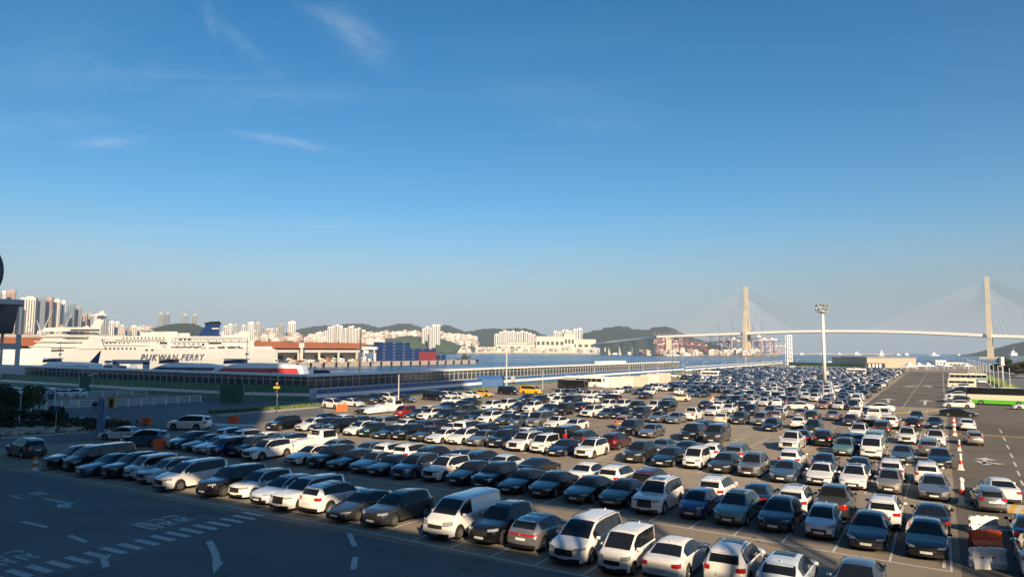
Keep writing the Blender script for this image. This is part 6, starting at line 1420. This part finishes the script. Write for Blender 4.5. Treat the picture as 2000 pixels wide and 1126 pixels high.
# ================================================================ left foreground
GL = lambda px, py, z=0: G(px, py, z)
def railing(name, pts, h, n_rail, sp, m=M_white, r=.045, **kw):
    e = empty(name, pts[0], **kw)
    pmb = MB(); pmb.box((0,0,h/2),(.16,.12,h), m); PM_ = pmb.mesh('post')
    for p, q in zip(pts, pts[1:]):
        L_ = (q-p).length; d = (q-p)/L_; n_ = max(1, int(L_/sp)); a = math.atan2(d.y,d.x)
        for i in range(n_+1): inst('post', PM_, e, p+d*(i*L_/n_)-pts[0], a)
        for k in range(n_rail):
            z = h*(k+1)/(n_rail+.2); b = MB(); b.tube(p-pts[0]+Vector((0,0,z)), q-pts[0]+Vector((0,0,z)), r, r, m, 5); b.obj('rail', e)
    return e
railing('white_railing', [GL(60,802),GL(120,798),GL(250,793),GL(392,785)], 1.35, 5, 2.0, label='white railing nearer the road, with a notice board on it', cat='railing')
railing('white_railing', [GL(-40,771),GL(60,775),GL(140,777),GL(200,774),GL(392,768)], 1.2, 4, 2.4, label='white railing farther back, edging the yard of parked cars', cat='railing')
ribbon('ramp_strip', [GL(60,781),GL(150,781),GL(220,777),GL(392,771)], 1.0, 0, .45, M_conc)
b = MB(); b.box((0,0,.9),(1.6,.06,.9), M_lgrey); b.obj('notice_board', loc=GL(146,795)-Vector((0,.3,0)), label='pale notice board fixed to the nearer white railing', cat='notice board')
b = MB(); b.box((-.5,0,.9),(.25,.5,1.8), M_ymark); b.box((.5,0,.9),(.25,.5,1.8), M_ymark); b.box((0,0,1.7),(1.2,.5,.25), M_ymark); b.box((.05,0,.75),(.7,.4,1.3), M_black); b.obj('ticket_machine', loc=GL(218,795), label='yellow framed black machine beside the nearer railing', cat='machine')
b = MB(); b.box((0,0,1.7),(1.1,.25,3.4), mat('sign_pale_blue',(.45,.58,.66),.5)); b.box((0,-.14,2.5),(.85,.04,1.2), mat('sign_dark_teal',(.04,.12,.16),.5)); b.extr([(0,0,0),(0,0,.12),(0,.05,.12),(0,.05,0)], (-.3,-.22,2.75), (.3,-.22,2.75), M_white); b.box((0,-.18,2.9),(.35,.04,.22), M_white); b.obj('pylon_sign', loc=GL(99,803), label='pale blue pylon sign with a dark panel and white emblem', cat='sign')
b = MB(); b.box((0,0,2.05),(.62,.45,4.1), mat('blue_grey_post',(.20,.29,.42),.4)); b.box((.36,0,2.0),(.1,.4,4.0), mat('deep_blue_side',(.05,.13,.30),.4)); b.obj('totem_pillar', loc=GL(195,846), label='tall square blue grey pillar on the kerb beside the exit road', cat='pillar')
b = MB(); b.tube((0,0,0),(0,0,4.4),.05,.04,M_lgrey,6); b.box((-.35,0,1.7),(.5,.12,1.2),M_lgrey); b.box((-.35,-.08,1.7),(.36,.03,.9),M_dgrey); b.obj('sign_post', loc=GL(37,836), label='thin pale post with small panels in the planting', cat='sign post')
b = MB(); b.tube((0,0,0),(0,0,2.6),.04,.03,M_lgrey,6); b.lathe([(.001,-.03),(.32,-.03),(.32,.03),(.001,.03)], M_blue, 14, (0,-.06,2.6), 'y'); b.obj('road_sign', loc=GL(108,842), label='round blue road sign on a slim post in the planting', cat='road sign')
b = MB(); b.tube((0,0,0),(0,0,4.8),.05,.04,M_dgrey,6); b.box((0,0,3.3),(.3,.3,.5),M_dgrey); b.box((0,0,4.0),(.9,.3,.3),M_ymark); b.lathe([(.14,4.4),(.14,4.7),(.01,4.8)],M_ymark,8); b.obj('warning_lamp_post', loc=GL(539,807), label='dark post with yellow beacon on the verge by the green fence', cat='post')
b = MB(); b.tube((0,0,0),(0,0,5.0),.05,.04,M_lgrey,6); b.box((-.4,0,4.9),(.6,.3,.2),M_white); b.box((.4,0,5.1),(.5,.3,.2),M_white); b.obj('camera_post', loc=GL(179,783), label='slim post with two white cameras before the green gate', cat='camera post')
b = MB(); b.tube((0,0,0),(0,0,6.2),.06,.05,M_lgrey,6); b.tube((-.9,0,6.1),(.9,0,6.1),.04,.04,M_lgrey,5); b.box((-.8,0,6.1),(.5,.2,.1),M_white); b.box((.8,0,6.1),(.5,.2,.1),M_white); b.obj('twin_lamp', loc=GL(541,801), label='thin twin headed lamp rising beside the yellow beacon post', cat='lamp post')
# planting, rocks
hedge('ground_cover', [GL(-60,836),GL(60,834),GL(120,829),GL(186,836)], .55, 4.5, 9000, M_leaf2, kind='stuff')
ribbon('planting_bed', [GL(-60,838),GL(60,836),GL(120,832),GL(186,838)], 7.5, 0, .12, mat('soil',(.05,.04,.03),.95))
rk = random.Random(8)
def rock_mesh(seed):
    r_ = random.Random(seed); b = MB(); prof_ = [(.01,-.3),(.55,-.25),(.75,.0),(.62,.28),(.3,.42),(.01,.45)]; b.lathe(prof_, M_stone, 9)
    b.v = [(x*(1+r_.uniform(-.2,.2))*1.5, y*(1+r_.uniform(-.2,.2)), z*(1+r_.uniform(-.2,.2))*.8) for x,y,z in b.v]; return b.mesh('boulder')
RKM = [rock_mesh(i) for i in range(6)]
for i in range(46):
    t_ = i/45; base = GL(lerp(-10,150,t_), lerp(854,843,t_)+rk.uniform(-9,1)); o = inst('boulder', RKM[i%6], None, (base.x, base.y, .22), rk.uniform(-.5,.9), label='%s boulder from the left in the rockery along the road' % ordn(i+1), cat='boulder', group='boulders in the rockery'); o.scale = (rk.uniform(.45,.75),)*2+(rk.uniform(.6,1.1),)
for i, (px, py, h, rx, n) in enumerate([(56,806,3.8,1.5,2600),(5,822,4.2,2.6,3600),(-14,806,4.0,2.4,2600),(100,830,2.4,1.5,1800),(28,812,1.8,1.5,1400),(36,828,2.2,2.0,2000),(0,842,2.6,2.4,2600),(104,822,2.0,1.2,1000)]):
    tree('garden_tree' if h > 3 else 'shrub', GL(px,py), h, rx, M_leaf2 if i != 0 else M_leaf, 70+i, n, .2, .16, label=['slim dark tree before the white railing','dense dark tree at the left edge','dark tree behind, cut by the left edge','rounded dark shrub under the pale blue sign','low shrub behind the two walkers','broad dark shrub behind the rockery','big dark shrub at the bottom of the left edge','small dark shrub behind the rounded one'][i], cat='tree' if h > 3 else 'shrub')
# paved zebra and hatching on the exit road
b = MB()
for i in range(9): seg(b, GL(128+i*10,815-.3*i), GL(150+i*9,823), .35, M_mark)
for i in range(9): seg(b, GL(419+9*i,826+.3*i), GL(428+9*i,832), .5, M_mark)
seg(b, GL(120,812), GL(190,812), .25, M_mark); b.obj('exit_road_markings', kind='structure')
bo = MB(); bo.tube((0,0,0),(0,0,.8),.04,.04,M_steel,8); bo.lathe([(.055,.55),(.055,.7)],M_redp,8); BO = bo.mesh('bollard')
for i in range(14):
    p = GL(100+i*9.3, 862-i*1.3); inst('bollard', BO, None, p, label='%s slim bollard from the left along the kerb of the exit road' % ordn(i+1), cat='bollard', group='slim kerb bollards')
for i in range(14):
    p = GL(206+i*6.5, 832-i*.55); inst('bollard', BO, None, p, label='%s slim bollard from the pillar along the exit island' % ordn(i+1), cat='bollard', group='slim island bollards')
# barriers and cones
def wbarrier(m, L_=1.9, h=1.0):
    b = MB(); b.extr([(0,-.28,0),(0,-.26,.25),(0,-.12,.45),(0,-.12,h),(0,.12,h),(0,.12,.45),(0,.26,.25),(0,.28,0)], (-L_/2,0,0),(L_/2,0,0), m)
    for z in (.12,.45,.78):
        b.box((-L_/2-.03,0,z),(.09,.16,.13), m); b.box((L_/2+.03,0,z+.02),(.09,.16,.13), m)
    return b
WB = {}
def barrier(p, rz, colr, lab, L_=1.25, h=.9):
    k = (colr, L_, h)
    if k not in WB:
        m = {'orange':M_orange,'white':M_white}[colr]; q = MB()
        for x in (-L_*.2,L_*.12):
            q.lathe([(.05,-.13),(.05,-.128),(.001,-.127)], M_black, 8, (x,0,h*.55), 'y'); q.box((x,.0,h+.02),(.22,.12,.06), m)
        for x in (-L_*.36,-.02,L_*.36): q.box((x,-.125,h*.72),(.05,.02,h*.45), m)
        WB[k] = (wbarrier(m, L_, h).mesh('barrier_body'), q.mesh('barrier_fittings'))
    e = empty('water_barrier', p, rz, label=lab, cat='barrier'); inst('barrier_body', WB[k][0], e); inst('barrier_fittings', WB[k][1], e)
barrier(GL(286,829), -.1, 'orange', 'orange plastic barrier behind the white sedan at the exit')
barrier(GL(456,825), -.1, 'orange', 'orange plastic barrier by the hatched road right of the white SUV')
barrier(GL(313,875), .5, 'orange', 'orange plastic barrier at the left end of the second row', 1.3)
barrier(GL(668,802), .0, 'orange', 'sunlit orange plastic barrier before the cars at the fence', 1.7, 1.1)
barrier(GL(1921,1040), -.05, 'white', 'lit white plastic barrier, farthest of the three at lower right', 1.45)
barrier(GL(1925,1070), -.05, 'orange', 'orange plastic barrier between the two white ones at lower right', 1.45)
barrier(GL(1930,1108), -.05, 'white', 'shaded white plastic barrier, nearest of the three at lower right', 1.5)
cn_ = MB(); cn_.lathe([(.17,0),(.17,.03)],M_orange,4); cn_.box((0,0,.03),(.42,.42,.05),M_orange); cn_.lathe([(.16,.05),(.11,.3)],M_orange,12); cn_.lathe([(.11,.3),(.075,.48)],M_white,12); cn_.lathe([(.075,.48),(.04,.7),(.001,.71)],M_orange,12); CN = cn_.mesh('traffic_cone', False)
cb_ = MB(); cb_.lathe([(.34,0),(.34,.06),(.26,.08),(.23,.34)],M_white,14); cb_.lathe([(.23,.34),(.20,.62)],M_orange,14); cb_.lathe([(.20,.62),(.17,.92)],M_white,14); cb_.lathe([(.17,.92),(.13,1.15),(.10,1.2),(.001,1.24)],M_orange,14); CBR = cb_.mesh('cone_barrel')
cw_ = MB(); cw_.lathe([(.42,0),(.42,.08),(.3,.1),(.2,.7)],M_white,4); cw_.lathe([(.2,.7),(.16,1.1)],M_redp,10); cw_.lathe([(.16,1.1),(.13,1.6),(.17,1.66),(.17,1.8),(.001,1.95)],M_white,10); CW = cw_.mesh('barrier_post')
inst('cone_barrel', CBR, None, GL(68,918), label='orange marker barrel at the left end of the front row', cat='marker barrel').scale = (.95,.95,.9)
for i, (px, py, s, lab) in enumerate([(1880,985,1.0,'white post with an orange band by the far right lane, nearest'),(1877,917,.8,'tilted red and white post, second nearest on the right'),(1874,880,.65,'red and white post, third nearest on the right')]): inst('barrier_post', CW, None, GL(px,py), label=lab, cat='marker post').scale = (s*.95,s*.95,s*.92)
inst('cone_barrel', CBR, None, GL(1864,850), label='bright orange marker barrel, nearer of two beside the lane', cat='marker barrel'); inst('cone_barrel', CBR, None, GL(1863,831), label='orange marker barrel, farther of two beside the lane', cat='marker barrel')
inst('cone_barrel', CBR, None, GL(1388,789), label='red and white marker in the empty bays', cat='marker barrel'); inst('cone_barrel', CBR, None, GL(1392,785), label='orange marker just behind the red and white one', cat='marker barrel')
for i, (px, py) in enumerate([(1228,757),(1234,756),(1240,756),(1205,763),(1215,761),(1271,752),(1280,751),(1220,760),(1292,750),(1300,749)]): o = inst('traffic_cone', CN, None, GL(px,py), label='%s from the left of the orange cones by the cream containers' % ordn(i+1), cat='traffic cone', group='orange cones by the containers'); o.scale = (1.5,1.5,1.6)
for i, (px, py) in enumerate([(1090,772),(1096,772),(1064,783)]): o = inst('cone_barrel', CBR, None, GL(px,py), label='%s orange marker from the left among the cars before the yellow van' % ordn(i+1), cat='marker barrel')
# people
def person(name, p, rz, h, top, trou, stride=.25, **kw):
    e = empty(name, p, rz, **kw); k = h/1.75
    J = [(0,0,.95),(0,0,1.15),(0,0,1.38),(0,0,1.50),(0,.02,1.60),(.0,.02,1.70)]
    pts = [Vector(q)*k for q in J]; rad = [.15,.14,.16,.06,.095,.07]; ed = [(0,1),(1,2),(2,3),(3,4),(4,5)]
    def chain(root, ps, rs):
        prev = root
        for q, r_ in zip(ps, rs): pts.append(Vector(q)*k); rad.append(r_); ed.append((prev, len(pts)-1)); prev = len(pts)-1
    chain(0, [(.10,0,.88),(.11,stride*.45,.48),(.11,stride*.8,.08),(.11,stride*.8+.13,.04)], [.10,.065,.045,.04])
    chain(0, [(-.10,0,.88),(-.11,-stride*.2,.48),(-.11,-stride,.09),(-.11,-stride+.12,.04)], [.10,.065,.045,.04])
    chain(2, [(.19,0,1.38),(.24,-.06,1.12),(.22,.06,.90),(.22,.10,.82)], [.07,.045,.035,.03]); chain(2, [(-.19,0,1.38),(-.24,.06,1.12),(-.22,.16,.92),(-.22,.20,.85)], [.07,.045,.035,.03])
    me = bpy.data.meshes.new('body'); me.from_pydata(pts, ed, []); o = bpy.data.objects.new('body', me); COL.objects.link(o)
    md = o.modifiers.new('skin','SKIN'); sv = me.skin_vertices[0].data
    for i, r_ in enumerate(rad): sv[i].radius = (r_*k, r_*k)
    sv[0].use_root = True; sb = o.modifiers.new('sub','SUBSURF'); sb.levels = 1; sb.render_levels = 1
    dg = bpy.context.evaluated_depsgraph_get(); m2 = bpy.data.meshes.new_from_object(o.evaluated_get(dg)); bpy.data.objects.remove(o)
    m2.materials.clear()
    for m in (top, trou, M_skin): m2.materials.append(m)
    for f in m2.polygons:
        z = f.center.z/k; f.material_index = 2 if z > 1.5 or (abs(f.center.x) > .17*k and z < 1.0 and z > .7) else (0 if z > .95 else 1); f.use_smooth = True
    inst('body', m2, e); b = MB(); b.lathe([(.001,.115),(.07,.09),(.105,.02),(.10,-.06),(.085,-.08)], M_black, 10); b.obj('hair', e, smooth=True, loc=(0,-.01*k,1.68*k)); return e
M_navy = mat('navy_cloth', (.012,.018,.035), .9); M_blk = mat('black_cloth', (.01,.01,.011), .9); M_gcl = mat('grey_cloth', (.10,.10,.11), .9); M_red_ = mat('dark_red_cloth', (.2,.03,.03), .9)
person('person', GL(65,808), 2.4, 1.72, M_blk, M_navy, .32, label='person in dark clothes striding left before the railing', cat='person')
person('person', GL(76,808), 2.2, 1.70, M_navy, M_blk, .2, label='person in navy walking right behind the striding one', cat='person')
person('person', GL(186,804), .3, 1.75, M_blk, M_gcl, .15, label='person in black with a bag standing by the railing', cat='person')
b = MB(); b.box((0,0,0),(.3,.2,.42), M_blk); b.box((0,0,.25),(.1,.1,.1), M_blk); b.obj('shoulder_bag', loc=GL(186,804)+Vector((-.35,-.05,1.1)), label='black bag hanging at the hip of the person by the railing', cat='bag')
person('person', GL(1371,776), 1.2, 1.7, M_blk, M_blk, .1, label='person in black standing beside the open van in the bays', cat='person')
# structure at the left edge
c = GL(10,752); e = empty('harbour_tower', (c.x,c.y,0), .62, label='white columned tower with a flared dark glass cabin, cut by the left edge', cat='tower')
kx = c.y/1380*.86
zt = RD(10,587,c.y).z; zb = RD(10,652,c.y).z; x1 = (RD(37,600,c.y).x-c.x)*.81; x2 = (RD(24,650,c.y).x-c.x)*.81
b = MB(); vs = []
for z, xx in ((zb, x2),(zt-1.2, x1)):
    vs += [(-14,-4,z),(xx,-4,z),(xx,8,z),(-14,8,z)]
b.add(vs, [(0,1,5,4),(1,2,6,5),(2,3,7,6),(3,0,4,7),(0,3,2,1)], M_bglass); b.obj('cabin_glass', e)
b = MB(); b.box(((x1-14)/2,2,zt-.5),(x1+16,14.5,1.3), M_lgrey); b.obj('roof', e)
for px, w_ in ((4,7),(30,12)):
    xx = RD(px,700,c.y).x-c.x; b = MB(); b.box((xx,0,zb/2),(w_*kx*.8,1.4,zb), M_lgrey); b.obj('column', e)
b = MB(); b.box((RD(15,676,c.y).x-c.x,1,RD(15,676,c.y).z),(36*kx*1.4,3,1.6), M_lgrey); b.obj('landing', e); b = MB(); b.box((RD(18,726,c.y).x-c.x,1,RD(15,726,c.y).z),(40*kx*1.4,5,2.6), M_lgrey); b.obj('landing', e)
b = MB(); b.lathe([(7,-.6),(7.4,-.6),(7.4,.6),(7,.6),(7,-.6)], M_dgrey, 40, axis='y'); b.lathe([(.01,.1),(7,.1)], M_bglass, 40, axis='y'); b.obj('round_screen', loc=RD(-64,531,150), label='edge of a large round dark disc sticking in at the left edge', cat='disc')
b = MB(); b.box((0,0,1.8),(8,6,3.6), M_cream); b.box((0,-3.05,2),(5,.1,1.2), M_bglass); b.box((0,0,3.75),(8.6,6.6,.3), M_lgrey); b.obj('guard_hut', loc=RD(32,705,215)-Vector((0,0,9.2)), label='small pale hut above the gangway roof at far left', cat='hut')
haze()
build_cars()
